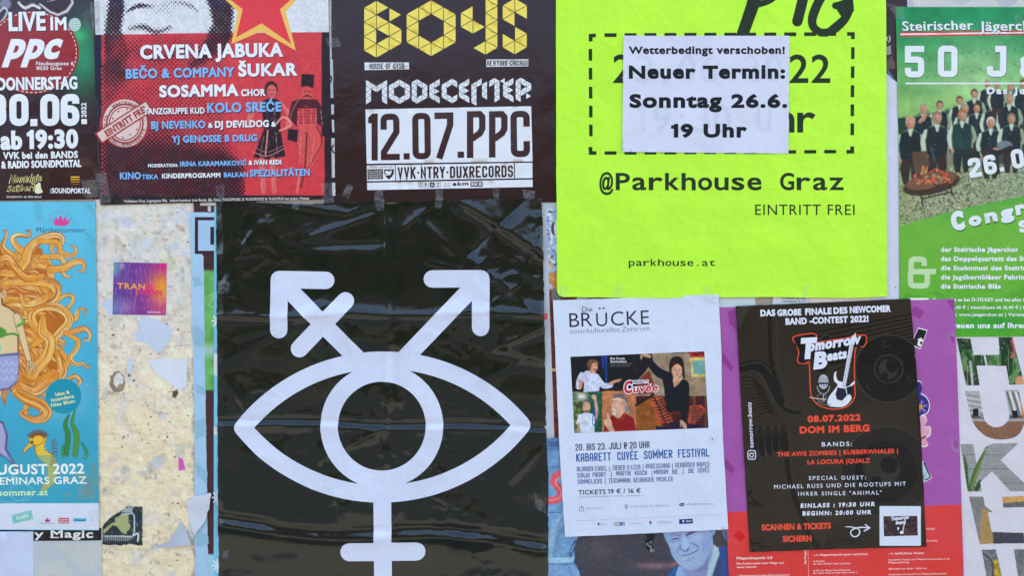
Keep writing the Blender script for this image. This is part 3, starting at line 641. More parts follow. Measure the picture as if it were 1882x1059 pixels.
    P.poly([(1058, 634), (1150, 634), (1180, 740), (1130, 850), (1080, 850), (1050, 740)], (200, 84, 86), 3); P.line([(1100, 680), (1090, 850), (1070, 960)], 6, D, 4); P.line([(1150, 650), (1176, 730), (1120, 840)], 4, D, 2); P.poly([(1004, 660), (1056, 666), (1050, 730), (1000, 716)], D, 3)
    P.line([(940, 640), (980, 600), (1020, 640), (960, 670)], 8, W_, 3); P.line([(1060, 900), (1050, 985)], 12, W_, 3, .5)
    for L_ in ([(1060, 508), (1030, 560), (1010, 620)], [(1170, 560), (1180, 640)], [(1056, 560), (1052, 640)], [(1148, 560), (1146, 640)], [(1080, 560), (1085, 636)], [(1124, 560), (1120, 636)], [(880, 700), (860, 800)], [(940, 680), (950, 790)], [(840, 760), (900, 780), (980, 745)], [(1070, 700), (1062, 830)], [(1140, 700), (1120, 840)], [(896, 530), (900, 640)], [(936, 530), (932, 640)]): P.line(L_, 2.2, W_, 1.5, .85)
    for k in range(70):
        a = RNG.uniform(0, 6.28); cx = RNG.choice([915, 1100]) + RNG.normal(0, 34); cy = RNG.uniform(530, 940); P.line([(cx, cy), (cx + 14 * math.cos(a), cy + 14 * math.sin(a))], 2, W_ if k % 2 else D, 2, .6)
    P.mix(np.clip((fbm(x, y, 30, 55) - .56) * 9, 0, 1) * np.clip((y - 740) / 120, 0, 1) * (x < 700) * .35, (88, 74, 66))
s.paint('background_print', [(2, -320), (1206, -320), (1226, 1020), (48, 1048)], f, 1, 1.15)
st = lambda r1, r2, cx=872, cy=-20: [(cx + (r1 if k % 2 == 0 else r2) * math.sin(math.radians(36 * k + 3)) * 1, cy - (r1 if k % 2 == 0 else r2) * math.cos(math.radians(36 * k + 3))) for k in range(10)]
s.poly('star_border', [(1044, 260), (868, 160), (714, 226), (748, 60), (640, -40), (790, -60), (872, -200), (960, -60), (1100, -60), (992, 62)], (232, 178, 96), 3)
s.poly('star', [(1020, 226), (868, 120), (738, 192), (772, 48), (672, -30), (800, -44), (872, -160), (946, -44), (1060, -40), (962, 50)], (208, 66, 76), 4, 5)
BLU = (120, 172, 232); SH = (3, 4, (44, 36, 72))
def t(part, tx, x, y, H, W, c, b=.065, a=1.0): s.text(part, tx, x, y, H, W, c, b, a, lay=7, shadow=SH)
t('performer_names', 'CRVENA JABUKA', 248, 304, 72, 730, WH, .075); t('performer_names', 'BEČO & COMPANY', 174, 404, 50, 556, BLU); t('performer_names', 'ŠUKAR', 750, 394, 66, 300, WH, .075)
t('performer_names', 'SOSAMMA', 346, 500, 62, 404, WH, .075); t('performer_names', 'CHOR', 764, 494, 36, 124, WH); s.text('performer_names', 'TANZGRUPPE KUD', 268, 588, 32, 310, WH, .05, 1, lay=19, shadow=SH)
t('performer_names', 'KOLO SREĆE', 590, 578, 50, 380, BLU); t('performer_names', 'BJ NEVENKO', 304, 662, 40, 278, BLU); t('performer_names', '&', 595, 656, 26, 24, WH); t('performer_names', 'DJ DEVILDOG', 630, 656, 36, 276, WH); t('performer_names', '&', 918, 650, 26, 24, WH)
t('performer_names', 'YJ GENOSSE B DRUG', 410, 732, 36, 436, BLU); t('programme_lines', 'MODERATION:', 288, 858, 17, 152, WH); t('programme_lines', 'IRINA KARAMARKOVIĆ', 452, 854, 26, 340, BLU); t('programme_lines', '& IVAN REDI', 802, 846, 24, 168, WH)
t('programme_lines', 'KINO', 144, 920, 36, 108, BLU); t('programme_lines', 'TEKA', 256, 919, 24, 84, BLU); t('programme_lines', 'KINDERPROGRAMM', 360, 915, 25, 298, WH); t('programme_lines', 'BALKAN', 676, 909, 25, 124, BLU); t('programme_lines', 'SPEZIALITÄTEN', 808, 906, 36, 308, BLU)
s.text('small_print', 'Volkshaus Graz, Lagergasse 98a,  indoor/outdoor Live Bands, BJs, Kino, YUGOMUSIC & YUGOFOOD & YUGOFUN bei jedem Wetter', 164, 1038, 14, 950, (206, 206, 212), .02, .9)
# round stamp
PK = (206, 186, 190); RD = (150, 58, 62)
s.poly('entry_stamp', ellipse(170, 634, 130, 124, 50), RD, 8); s.poly('entry_stamp', ellipse(170, 632, 113, 122, 50), PK, 9); s.poly('entry_stamp', ellipse(170, 634, 96, 102, 50), RD, 10); s.poly('entry_stamp', ellipse(170, 634, 88, 94, 50), PK, 11); s.poly('entry_stamp', ellipse(170, 634, 82, 88, 50), RD, 12); s.poly('entry_stamp', ellipse(170, 634, 76, 82, 50), PK, 13)
s.poly('entry_stamp', ellipse(170, 634, 110, 119, 50, 0, 359.9), PK, 9)
for k, ch in enumerate('KOSTENLOS'):
    for base in (-128, 15, 120):
        a = math.radians(base + k * 9.5); s.text('entry_stamp', ch, 170 + 91 * math.cos(a), 634 + 98 * math.sin(a), 16, 13, RD, .05, -math.degrees(a) - 90, lay=14)
q = np.array([(-158, -34), (158, -34), (158, 34), (-158, 34)]); R = lambda q, a: np.stack([q[:, 0] * math.cos(a) + q[:, 1] * math.sin(a), -q[:, 0] * math.sin(a) + q[:, 1] * math.cos(a)], 1)
a_ = math.radians(33); s.poly('entry_stamp', R(q, a_) + (166, 626), RD, 15); s.poly('entry_stamp', R(q * (.94, .78), a_) + (166, 626), PK, 16)
s.text('entry_stamp', 'EINTRITT FREI', 82, 704, 36, 244, RD, .07, 33, lay=17)
for sx, sy in ((138, 572), (182, 560), (160, 706), (196, 690), (232, 664), (108, 608)): s.poly('entry_stamp', [(sx + (7 if k % 2 else 3) * math.sin(k * .628), sy - (7 if k % 2 else 3) * math.cos(k * .628)) for k in range(10)], RD, 18)
s.view(); s.tape([(176, 320), (196, 316), (206, 372), (188, 376)], M_TAPE); s.tape([(396, 342), (414, 340), (412, 372), (404, 374)], M_TAPE); s.tape([(590, 338), (612, 334), (614, 372), (594, 374)]); s.tape([(166, 4), (184, 2), (186, 60), (172, 62)], M_TAPE2); s.done()

# ---------------- scraps showing between the two dark posters
s = Sheet('torn_poster_strip', 'narrow strip of torn black and white poster between the red and the brown poster', 'torn poster', 1.3, M_SATIN, rect(596, -200, 640, 400), (52, 44, 44), 20, amp=.3)
for q in ([(603, 0), (609, 0), (610, 110), (604, 112)], [(605, 112), (613, 108), (613, 180), (606, 180)], [(609, 192), (614, 192), (614, 210), (609, 210)], [(610, 220), (614, 220), (615, 243), (611, 243)], [(608, 254), (615, 254), (616, 326), (610, 327)], [(610, 336), (616, 336), (617, 360), (611, 360)]): s.poly('white_fragments', rough(q, .4, 4), (188, 190, 204))
s.text('letter_fragments', 'D', 603, 152, 14, 8, (52, 44, 44), .06); s.text('letter_fragments', 'K', 606, 282, 16, 10, (52, 44, 44), .06); s.done()

# ---------------- brown poster with triangle letters
s = Sheet('club_night_poster', 'dark brown poster with letters built of yellow and white triangles', 'poster', 2.0, M_GLOSS, [(606, -260), (1030, -260), (1032, 372), (620, 372), (611, 60)], (58, 46, 45), 10, amp=.0, seed=31,
          relief=lambda x, y: 1.6 * fbm(x, y, 150, 31, 2) + crease(x, y, (840, -200), (1030, 180), .8, 30) - crease(x, y, (900, 300), (1032, 40), .6, 22))
s.view(600, 0, 2.786)
def tri_letters(part, x0, y0, cw, hs, cells, p, col, gap, sl=0.0, lay=3):
    for c, m in cells:
        rt = (c + m + p) % 2 == 0
        e, a = (c, c + 1) if rt else (c + 1, c)
        q = np.array([(x0 + e * cw, y0 + (m - 1) * hs), (x0 + e * cw, y0 + (m + 1) * hs), (x0 + a * cw, y0 + m * hs)]); q[:, 1] += (q[:, 0] - x0) * sl
        cen = q.mean(0); s.poly(part, cen + (q - cen) * (1 - gap), col, lay)
R_ = lambda c, a, b: [(c, m) for m in range(a, b + 1)]
YEL = (222, 204, 92)
tri_letters('yellow_letters', 193, 3, 64.5, 36.8, R_(0, 1, 7) + [(1, 1), (1, 3), (1, 4), (1, 6), (1, 7), (2, 2), (2, 4), (2, 5), (2, 6)], 0, YEL, .085, -.0)
tri_letters('yellow_letters', 410, 0, 63.3, 36.2, R_(0, 2, 6) + R_(3, 2, 6) + [(1, 1), (1, 2), (1, 6), (1, 7), (2, 1), (2, 2), (2, 6), (2, 7)], 1, YEL, .085)
tri_letters('yellow_letters', 687, -6, 63.3, 36.0, [(0, 2), (0, 3), (0, 4), (1, 4), (1, 7)] + R_(2, -3, 7), 1, YEL, .085)
tri_letters('yellow_letters', 901, -8, 63.3, 36.0, [(0, 1), (0, 2), (0, 3), (1, 1), (1, 2), (1, 5), (1, 6), (1, 7), (0, 6), (0, 7)], 0, YEL, .085)
ML = [('M', 203, 27.3, R_(0, 1, 7) + [(1, 2), (1, 3), (2, 2), (2, 3)] + R_(3, 1, 7), 1, 0), ('O', 320, 27.3, R_(0, 2, 6) + R_(3, 2, 6) + [(1, 1), (1, 2), (1, 6), (1, 7), (2, 1), (2, 2), (2, 6), (2, 7)], 1, 0),
      ('D', 437, 27, R_(0, 1, 7) + [(1, 1), (1, 2), (1, 6), (1, 7)] + R_(2, 2, 6), 0, 0), ('E', 527, 27, R_(0, 2, 6) + [(1, 1), (1, 2), (1, 4), (1, 6), (1, 7)], 1, 0),
      ('C', 590, 27, R_(0, 2, 6) + [(1, 1), (1, 2), (1, 6), (1, 7), (2, 2), (2, 1), (2, 6), (2, 7)], 1, 0), ('E', 678, 27, R_(0, 2, 6) + [(1, 1), (1, 2), (1, 4), (1, 6), (1, 7)], 1, 0),
      ('N', 742, 27, R_(0, 2, 8) + [(1, 1), (1, 2)] + R_(2, 2, 6), 1, 0), ('T', 833, 27, [(0, 1), (0, 2)] + R_(1, 1, 7) + [(2, 1)], 0, 0), ('E', 904, 27, R_(0, 2, 6) + [(1, 1), (1, 2), (1, 4), (1, 6), (1, 7)], 1, 0),
      ('R', 968, 27, R_(0, 1, 7) + [(1, 1), (1, 2), (1, 4), (1, 5), (2, 2), (2, 3), (2, 4), (2, 6)], 0, 0)]
for _, x0, cw, cells, p, _k in ML: tri_letters('white_letters', x0, 409 - (x0 - 203) * .016, cw, 15.9, cells, p, (206, 214, 232), .10)
BR = (66, 50, 50)
s.poly('subtitle_label', [(196, 321), (423, 321), (424, 356), (197, 360)], (206, 214, 230), 3); s.text('subtitle_label', 'HOUSE·OF·GVSB', 222, 355, 29, 178, BR, font='k', t_=4.6, ang=.6, lay=5, r=5)
for xx in (205, 214, 405, 414): s.poly('subtitle_label', rect(xx, 338, xx + 4, 342), BR, 5)
s.poly('city_label', [(819, 305), (1033, 304), (1033, 340), (819, 343)], (206, 214, 230), 3); s.text('city_label', 'NEWYORK·CHICAGO', 823, 338, 28, 207, BR, font='k', t_=4.6, ang=.3, lay=5, r=5)
s.poly('date_panel', [(201, 561), (1048, 544), (1055, 827), (207, 839)], (206, 214, 234), 3)
def bt(tx, x, y, H, W, t_): s.text('date_lettering', tx, x, y, H, W, BR, font='k', t_=t_, r=24, ang=.7, lay=5)
s.loops('date_lettering', [np.array([(215, 604), (236, 582), (264, 582), (264, 822), (232, 822), (232, 632), (215, 632)], float)], BR, 5); bt('2', 280, 821, 238, 97, 32); s.poly('date_lettering', rect(396, 785, 427, 817), BR, 5); bt('0', 442, 817, 238, 94, 32)
s.loops('date_lettering', thick([(553, 594), (634, 592), (634, 640), (578, 813)], 33), BR, 5); s.poly('date_lettering', rect(672, 777, 705, 809), BR, 5)
for xx in (719, 832): s.loops('date_lettering', thick([(xx + 17, 810 - (xx - 719) * .02), (xx + 17, 586), (xx + 66, 585), (xx + 79, 600), (xx + 79, 660), (xx + 66, 684), (xx + 26, 712)], 33), BR, 5)
bt('C', 944, 806, 238, 99, 33)
s.poly('support_panel', [(208, 848), (1054, 834), (1055, 912), (209, 928)], (206, 214, 234), 3)
s.loops('support_panel', thick([(354, 846), (355, 925)], 4) + thick([(962, 836), (963, 913)], 5), BR, 4)
s.text('support_lettering', 'VVK·NTRY·DUXRECORDS', 366, 917, 60, 590, BR, font='k', t_=9.5, r=9, ang=.9, lay=5)
s.poly('support_logos', [(211, 868), (290, 866), (291, 919), (212, 921)], BR, 4)
for r0 in range(5):
    s.text('support_logos', ['DUZINE', 'KONTROL', 'SONARTS', 'PROGRAM', 'WERKE.KE'][r0], 217, 880.5 + r0 * 10, 6.5, 68, (206, 214, 234), .02, 1, lay=6)
s.text('support_logos', 'WERNER PRÄSENTIERT', 214, 862, 7, 132, BR, .0, 1)
s.poly('support_logos', [(296, 868), (346, 866), (346, 888), (336, 906), (320, 920), (306, 906), (296, 888)], BR, 4); s.text('support_logos', 'S/', 303, 900, 24, 34, (206, 214, 234), .08, 8, lay=6); s.poly('support_logos', [(306, 880), (336, 878), (330, 892), (322, 898), (312, 892)], (206, 214, 234), 5)
s.poly('sponsor_panel', [(209, 936), (1055, 920), (1056, 958), (210, 974)], (206, 214, 234), 3)
for k, ch in enumerate('GRAZ'):
    x0 = 470 + k * 30
    if ch == 'A': s.poly('sponsor_logos', rect(x0, 934, x0 + 24, 960), BR, 4)
    else: s.stroke('sponsor_logos', rect(x0, 934, x0 + 24, 960), 1.6, (120, 112, 118), 4, closed=True)
    s.text('sponsor_logos', ch, x0 + 5, 955, 17, 14, (206, 214, 234) if ch == 'A' else BR, .02, lay=6)
s.text('sponsor_logos', 'akm', 646, 952, 20, 82, BR, .09, 1, shear=.15); s.text('sponsor_logos', 'SKE', 742, 952, 16, 54, (206, 214, 234), .06, lay=6); s.poly('sponsor_logos', rect(738, 932, 800, 957), BR, 4)
for k in range(3): s.text('sponsor_logos', ['DAS LAND', 'STEIERMARK', 'KULTUR'][k], 602, 942 + k * 8, 4.5, 34, (110, 102, 110), 0)
s.view(); s.tape([(689, 350), (705, 350), (707, 376), (687, 376)]); s.tape([(800, 350), (814, 350), (816, 374), (802, 374)], M_TAPE2); s.tape([(906, 346), (918, 344), (916, 372), (908, 372)]); s.tape([(960, 348), (984, 352), (980, 372), (964, 370)], M_TAPE2)
s.tape([(600, 70), (622, 70), (628, 86), (604, 88)], M_TAPE2); s.tape([(640, 338), (650, 344), (640, 366), (628, 360)], M_TAPE2); s.done()

# ---------------- black strip with serif letters, blank papers below it
s = Sheet('blank_poster', 'plain grey blue sheet at the bottom left with a black headline strip', 'poster', .8, M_SATIN, [(-200, 968), (188, 972), (188, 1200), (-200, 1200)], (176, 186, 200), 14, amp=.9, seed=41)
s.poly('headline_strip', [(-200, 974), (187, 971), (187, 994), (-200, 997)], (48, 40, 42), 1); s.text('headline', 'y', 64, 989, 14.5, 17, (214, 218, 226), .05, 0); s.text('headline', 'Magic', 94, 989, 14.5, 78, (214, 218, 226), .055, 0, lay=3)
for x0, w in ((92, 6), (100, 6), (135, 5), (148, 5), (160, 6)): s.poly('headline', rect(x0 + 1, 987.4, x0 + w + 3, 989.4), (214, 218, 226), 4)
for q in ([(100, 1000), (186, 998), (186, 1040), (150, 1050)], [(70, 1040), (120, 1030), (140, 1070), (80, 1080)]): s.poly('worn_patch', rough(q, 1.2, 5), (184, 190, 196), 1)
s.done()
s = Sheet('white_paper', 'blank bluish white sheet in the bottom left corner', 'paper', 1.5, M_MATT, [(-200, 979), (62, 977), (63, 1200), (-200, 1200)], (186, 198, 232), 14, amp=.9, seed=43); s.done()

# ---------------- mermaid poster
s = Sheet('summer_theatre_poster', 'turquoise summer theatre poster with a red haired mermaid and a seahorse', 'poster', 2.0, M_SATIN, [(-270, 371), (176, 371), (181, 690), (183, 975), (-270, 973)], (92, 180, 222), 14, amp=.6, seed=51)
def f(P):
    x, y = P.X, P.Y
    t_ = np.clip((y - 372) / 560, 0, 1)[:, None]; P.c = np.array([96, 184, 222]) * (1 - t_) + np.array([58, 150, 186]) * t_
    P.c = P.c * (1 + .03 * (fbm(x, y, 40, 2)[:, None] - .5))
    P.mix(np.clip(1 - np.hypot(x - 118, y - 730) / 60, 0, 1) * .5, (150, 206, 226))
    r = np.random.default_rng(12); OUT = (78, 46, 36); MID = [(208, 136, 58), (216, 154, 70), (192, 110, 48), (210, 146, 62)]; HI = [(238, 208, 150), (230, 192, 122), (244, 226, 186)]; DK = (140, 72, 38)
    z = lambda L: [(a / 3.115, 360 + b / 3.115) for a, b in L]
    # wide mass behind
    P.poly(spline(z([(-20, 330), (60, 320), (150, 330), (240, 300), (260, 420), (330, 500), (330, 590), (400, 700), (380, 780), (320, 820), (380, 930), (330, 1060), (-20, 1060)]), 5, True), (176, 104, 44), 2)
    def lock(L, w):
        L = z(L) if L[0][0] < 1e5 else L
        w = np.array(w, float) / 3.115; w = w * (1 + .42 * np.clip(w.max() / 12, 0, 1)); m = MID[r.integers(4)]
        P.line(L, w + 1.1, OUT, 1, .8); P.line(L, w, m, 1)
        P_ = spline(L, 6); n = np.gradient(P_, axis=0); n = np.stack([-n[:, 1], n[:, 0]], 1) / np.maximum(np.hypot(*n.T), 1e-6)[:, None]
        W_ = np.interp(np.linspace(0, 1, len(P_)), np.linspace(0, 1, len(w)), w)[:, None]
        for k in range(0):
            a0 = r.integers(0, max(1, len(P_) - 8)); seg = (P_ + n * W_ * r.uniform(-.12, .12))[a0:a0 + r.integers(6, 12)]
            if len(seg) > 3: P.line(seg, [.3, w.max() * .34, .3], HI[r.integers(3)], 2, .75, False)
        for k in range(int(max(5, w.max() * 1.3))):
            o = r.uniform(-.44, .44); cc = [DK, (176, 92, 42), HI[0], HI[1], HI[2], (226, 168, 84)][r.integers(6)]
            a0 = r.integers(0, len(P_) // 2); a1 = r.integers(a0 + 3, len(P_) + 1)
            P.line((P_ + n * W_ * o)[a0:a1], [.2, r.uniform(.8, 1.9), .2], cc, 1, .85, False)
    for _ in range(64):                       # broad inner waves, each with its own fine hairs
        x0 = r.uniform(-30, 190); y0 = 330 + 690 * (_ / 64) + r.normal(0, 25); a = r.uniform(-.3, .9) + (y0 > 650) * .5; l = r.uniform(130, 260); q = r.choice([-1, 1]) * r.uniform(14, 34)
        ux, uy = math.cos(a), math.sin(a); w_ = r.uniform(26, 46); m_ = MID[r.integers(4)]
        L = z([(x0 + ux * l * t_ - uy * q * math.sin(t_ * 5), y0 + uy * l * t_ + ux * q * math.sin(t_ * 5)) for t_ in (0, .2, .4, .6, .8, 1)])
        ww = np.array([6, w_, w_ * 1.1, w_, w_ * .7, 4]) / 3.115; P.line(L, ww + .8, (112, 60, 36), 1, .9); P.line(L, ww, m_, 1.4)
        P_ = spline(L, 6); n = np.gradient(P_, axis=0); n = np.stack([-n[:, 1], n[:, 0]], 1) / np.maximum(np.hypot(*n.T), 1e-6)[:, None]; W_ = np.interp(np.linspace(0, 1, len(P_)), np.linspace(0, 1, 6), ww)[:, None]
        for k in range(18):
            o = r.uniform(-.46, .46); a0 = r.integers(0, 18); a1 = min(len(P_), a0 + r.integers(6, 20)); cc = [DK, (170, 88, 42), HI[0], HI[1], HI[2]][r.integers(5)]
            P.line((P_ + n * W_ * o)[a0:a1], [.2, r.uniform(.7, 1.5), .2], cc, 1, .8, False)
    lock([(20, 200), (44, 205), (36, 240), (20, 290), (50, 330), (90, 350)], [3, 8, 12, 20, 34, 20]); lock([(150, 196), (176, 205), (168, 232), (110, 225), (78, 246), (100, 290), (150, 330), (200, 400)], [3, 8, 12, 18, 22, 26, 34, 20])
    lock([(10, 450), (90, 440), (150, 380), (180, 300), (240, 250), (310, 228), (355, 240), (350, 275), (305, 280), (296, 310), (324, 330)], [10, 40, 46, 40, 34, 30, 24, 22, 16, 10, 3])
    lock([(230, 260), (330, 270), (350, 320), (400, 345), (440, 320), (430, 290), (408, 285)], [20, 26, 24, 20, 14, 8, 3]); lock([(240, 350), (330, 350), (370, 380), (362, 430), (380, 462), (412, 462)], [20, 24, 20, 16, 10, 3])
    lock([(290, 420), (370, 415), (420, 385), (465, 375), (486, 400), (478, 430), (452, 432)], [30, 30, 28, 22, 14, 9, 3]); lock([(30, 500), (130, 490), (250, 490), (320, 520), (318, 580), (260, 620), (180, 640), (130, 600)], [20, 34, 40, 44, 38, 34, 26, 12])
    lock([(320, 620), (360, 580), (400, 568), (425, 590), (405, 630), (380, 660)], [10, 16, 18, 16, 14, 8]); lock([(400, 720), (440, 700), (445, 665), (470, 645), (498, 658), (486, 682)], [20, 22, 14, 10, 7, 3])
    lock([(190, 860), (250, 800), (200, 740), (190, 680), (240, 640), (330, 640), (390, 680), (395, 730), (340, 790), (300, 850), (350, 900), (380, 960), (330, 1040)], [16, 40, 36, 30, 30, 34, 34, 34, 30, 28, 30, 34, 30])
    lock([(380, 790), (450, 770), (490, 760), (516, 785), (515, 822), (490, 830), (486, 815)], [20, 26, 20, 14, 10, 6, 3]); lock([(400, 800), (450, 830), (440, 880), (405, 930), (440, 965), (480, 960), (500, 985), (518, 968)], [16, 22, 20, 20, 16, 12, 8, 3])
    lock([(340, 850), (345, 825), (370, 832), (360, 870), (340, 890)], [3, 10, 12, 10, 8]); lock([(120, 560), (150, 620), (240, 600), (300, 560)], [10, 30, 30, 10]); lock([(-10, 380), (40, 360), (80, 400), (150, 470), (250, 460)], [20, 40, 34, 30, 20])
    lock([(250, 700), (250, 780), (290, 830), (270, 920), (200, 1000), (180, 1060)], [24, 44, 40, 46, 50, 50]); lock([(330, 900), (360, 1000), (320, 1060)], [20, 40, 44]); lock([(400, 1060), (430, 1030), (470, 1056)], [14, 16, 12])
    z2 = lambda L: [(a / 2.87, 690 + b / 2.87) for a, b in L]
    for L, w in (([(90, 0), (110, 40), (180, 70), (230, 40), (280, 0)], [50, 60, 60, 60, 50]), ([(80, 30), (90, 80), (140, 120), (210, 150), (250, 190), (230, 225), (180, 235), (128, 212), (116, 195), (150, 182)], [30, 38, 44, 48, 44, 36, 24, 16, 10, 3]), ([(90, 70), (72, 90), (84, 112)], [14, 10, 3]), ([(360, 20), (400, 4), (424, 30), (410, 60)], [12, 16, 14, 4])):
        lock([(q[0] * 3.115, (q[1] - 360) * 3.115) for q in z2(L)], w)
    P.c = P.c * (1 + .10 * (fbm(x * 1.6, y * .7, 7, 31)[:, None] - .5) * (P.c[:, :1] > 150))
    # body: neck, shoulder, arm, torso, bikini strap, tail
    SK = (208, 188, 150); SK2 = (176, 150, 112)
    P.poly(z([(-10, 540), (14, 545), (20, 620), (60, 640), (120, 690), (140, 740), (110, 800), (112, 905), (-10, 915)]), OUT, 2); P.poly(z([(-10, 545), (8, 545), (14, 625), (56, 645), (112, 692), (134, 740), (104, 800), (106, 902), (-10, 912)]), SK, 2)
    P.ell(8, 541, 4.5, 8, (214, 180, 140), 1, 1, 10); P.ell(8, 541, 2.5, 5, SK2, 1.5)
    P.line(z([(100, 690), (112, 730), (140, 830), (172, 950)]), [13, 15, 12, 9], OUT, 1); P.line(z([(100, 690), (112, 730), (140, 830), (172, 950)]), [11.5, 13.5, 10.5, 7.5], SK, 1); P.line(z([(80, 680), (90, 740), (120, 830), (150, 920)]), 1, SK2, 1.5, .8)
    for L in ([(165, 950), (160, 990), (150, 1010)], [(172, 950), (180, 990), (184, 1025)], [(176, 950), (196, 985), (206, 1015)], [(184, 950), (206, 975), (216, 998)]): P.line(z(L), [3.2, 2.8, 1.6], OUT, 1); P.line(z(L), [2.5, 2.0, .9], SK, .8)
    P.poly(z([(-10, 740), (40, 770), (44, 800), (10, 815), (-10, 805)]), (88, 140, 60), 2); P.line(z([(40, 795), (80, 790), (110, 800)]), 4, (88, 140, 60), 1.5); P.line(z([(105, 745), (140, 725), (142, 708)]), 5, (96, 150, 66), 1.5)
    P.ell(-1, 640, 4, 8, (88, 180, 216), 1)
    P.poly([(-5, 652), (37, 648), (36, 690), (31, 706), (18, 716), (-5, 720)], (96, 96, 150), 2); P.poly([(-5, 656), (35, 653), (34, 690), (28, 704), (16, 713), (-5, 716)], (150, 158, 206), 2)
    for k in range(9): P.line(spline([(2 + (k % 3) * 11, 664 + (k // 3) * 14), (8 + (k % 3) * 11, 672 + (k // 3) * 14), (13 + (k % 3) * 11, 664 + (k // 3) * 14)], 4), 1.2, (190, 196, 228), 1.2)
    P.poly([(-5, 770), (8, 776), (16, 800), (14, 826), (30, 850), (44, 868), (30, 862), (10, 842), (-5, 836)], (100, 80, 130), 1.5); P.poly([(-5, 774), (6, 780), (12, 800), (10, 826), (22, 848), (6, 836), (-5, 830)], (158, 160, 204), 2)
    # seaweed
    for L, w, c in (([(123, 836), (126, 800), (121, 780), (128, 762)], [8, 9, 6, 1], (66, 128, 62)), ([(139, 838), (142, 800), (134, 778), (139, 754)], [9, 9, 5, 1], (80, 142, 66)), ([(116, 840), (117, 826), (117, 818)], [4, 4, 1], (70, 140, 90)), ([(158, 842), (160, 830), (151, 814)], [7, 6, 1], (66, 140, 100))): P.line(L, np.array(w) + 1, (40, 80, 60), 1); P.line(L, w, c, 1)
    # seahorse
    SY = (222, 180, 66); P.line([(80, 900), (96, 880), (96, 850), (80, 836), (74, 824), (78, 806)], [10, 18, 22, 20, 17, 18], (130, 84, 40), 1); P.line([(80, 900), (96, 880), (96, 850), (80, 836), (74, 824), (78, 806)], [8, 16, 20, 18, 15, 16], SY, 1)
    P.line([(66, 812), (54, 820), (45, 830)], [12, 6, 5], (130, 84, 40), 1); P.line([(66, 812), (54, 820), (46, 829)], [10, 4.4, 3.4], SY, 1); P.ell(68, 808, 14, 11, (130, 84, 40), 1); P.ell(68, 808, 13, 10, SY, 1); P.ell(60, 813, 3, 3, (90, 90, 60), 1)
    for k in range(26):
        a = math.radians(-150 + k * 7.6); cx, cy = (72, 812) if k < 16 else (84, 818 + (k - 16) * 3); P.line([(cx + 13 * math.cos(a), cy + 12 * math.sin(a)), (cx + 23 * math.cos(a), cy + 22 * math.sin(a))], [1.6, .4], (110, 60, 34), 1, 1, False)
    for k in range(12): P.line([(70 + k * 1.4, 822 + k * 5.2), (86 + k * 1.2, 818 + k * 5.6)], 1, (244, 220, 130), 1, .8)
    # translucent band over the lower part
    P.mix((y > 837) * .42, (70, 160, 188))
    for cx, cy, rr in ((20, 900, 34), (40, 905, 22), (12, 880, 16)): P.line(ellipse(cx, cy, rr, rr * .7, 30), 1.4, (130, 190, 200), 1.2, .8)
    for k in range(26): P.ell(r.uniform(120, 181), r.uniform(868, 925), r.uniform(3, 7), r.uniform(3, 8), (104, 150, 160), 2, .7)
    for k in range(10): P.ell(r.uniform(150, 176), r.uniform(856, 912), 4, 6, (112, 140, 150), 1.5, .9)
    P.poly([(64, 372), (78, 372), (80, 404), (66, 408)], (74, 168, 200), 1.5, .5); P.poly(rough([(152, 372), (170, 374), (176, 398), (166, 392)], .6, 4), (66, 170, 196), 1.5, .6); P.poly(rough([(158, 424), (178, 440), (178, 462), (162, 448)], .6, 4), (60, 172, 200), 1.5, .6)
s.paint('mermaid_picture', [(-60, 372), (176, 372), (182.5, 926), (-60, 928)], f, 1, 1.15)
s.paint('footer_print', [(-260, 926), (182.5, 925), (183, 974), (-260, 972)], lambda P: P.c.__setitem__(slice(None), (200, 210, 234)), 2, 6)
s.view(0, 360, 3.115)
s.poly('crown_emblem', [(298, 134), (318, 150), (322, 116), (336, 140), (351, 108), (364, 140), (382, 114), (386, 146), (408, 132), (398, 158), (384, 170), (350, 174), (318, 168)], (206, 70, 150), 3)
for xx, yy in ((290, 110), (308, 92), (336, 86), (360, 96), (388, 92), (404, 112), (292, 134), (410, 136)): s.poly('crown_emblem', ellipse(xx, yy, 3.4, 4.4, 8), (170, 60, 140), 3)
s.text('theatre_name', 'Märchensommer', 214, 209, 27, 274, (44, 44, 74), -.012, 0, sp=.05)
s.view(0, 690, 2.87)
s.poly('round_badge', ellipse(338, 110, 94, 92, 44), (44, 142, 172), 4)
for k, (tx, w) in enumerate((('Idee &', 76), ('Intendanz', 122), ('Nina Blum', 128))): s.text('round_badge', tx, 338 - w / 2 - 2 + k * 1, 112 + k * 27 - 2 + (-3 if k == 0 else 0) + 4, 19, w, (222, 224, 160), .04, 11, lay=6)
s.text('date_line', 'AUGUST 2022', -71, 526, 54, 520, (224, 230, 232), .05, .8, lay=4); s.text('seminar_line', 'SEMINARS GRAZ', -30, 578, 38, 490, (224, 230, 232), .035, .8, lay=4); s.text('web_line', 'maerchensommer.at', -246, 640, 34, 503, (196, 226, 178), .045, .8, lay=4)
s.loops('ticket_emblem', [ccw(np.array([(64, 738), (170, 710), (178, 758), (74, 784)]))], (112, 178, 180), 4); s.text('ticket_emblem', 'TICKETS', 90, 765, 18, 68, (200, 222, 226), .06, 13, lay=6); s.stroke('ticket_emblem', [(72, 742), (165, 718), (171, 754), (78, 778)], 2, (170, 208, 212), 5, closed=True)
s.poly('sponsor_logos', [(238, 758), (246, 764), (254, 750), (262, 764), (270, 756), (266, 774), (244, 774)], (176, 60, 110), 4); s.text('sponsor_logos', 'Märchensommer', 214, 783, 7, 80, (90, 60, 100), 0)
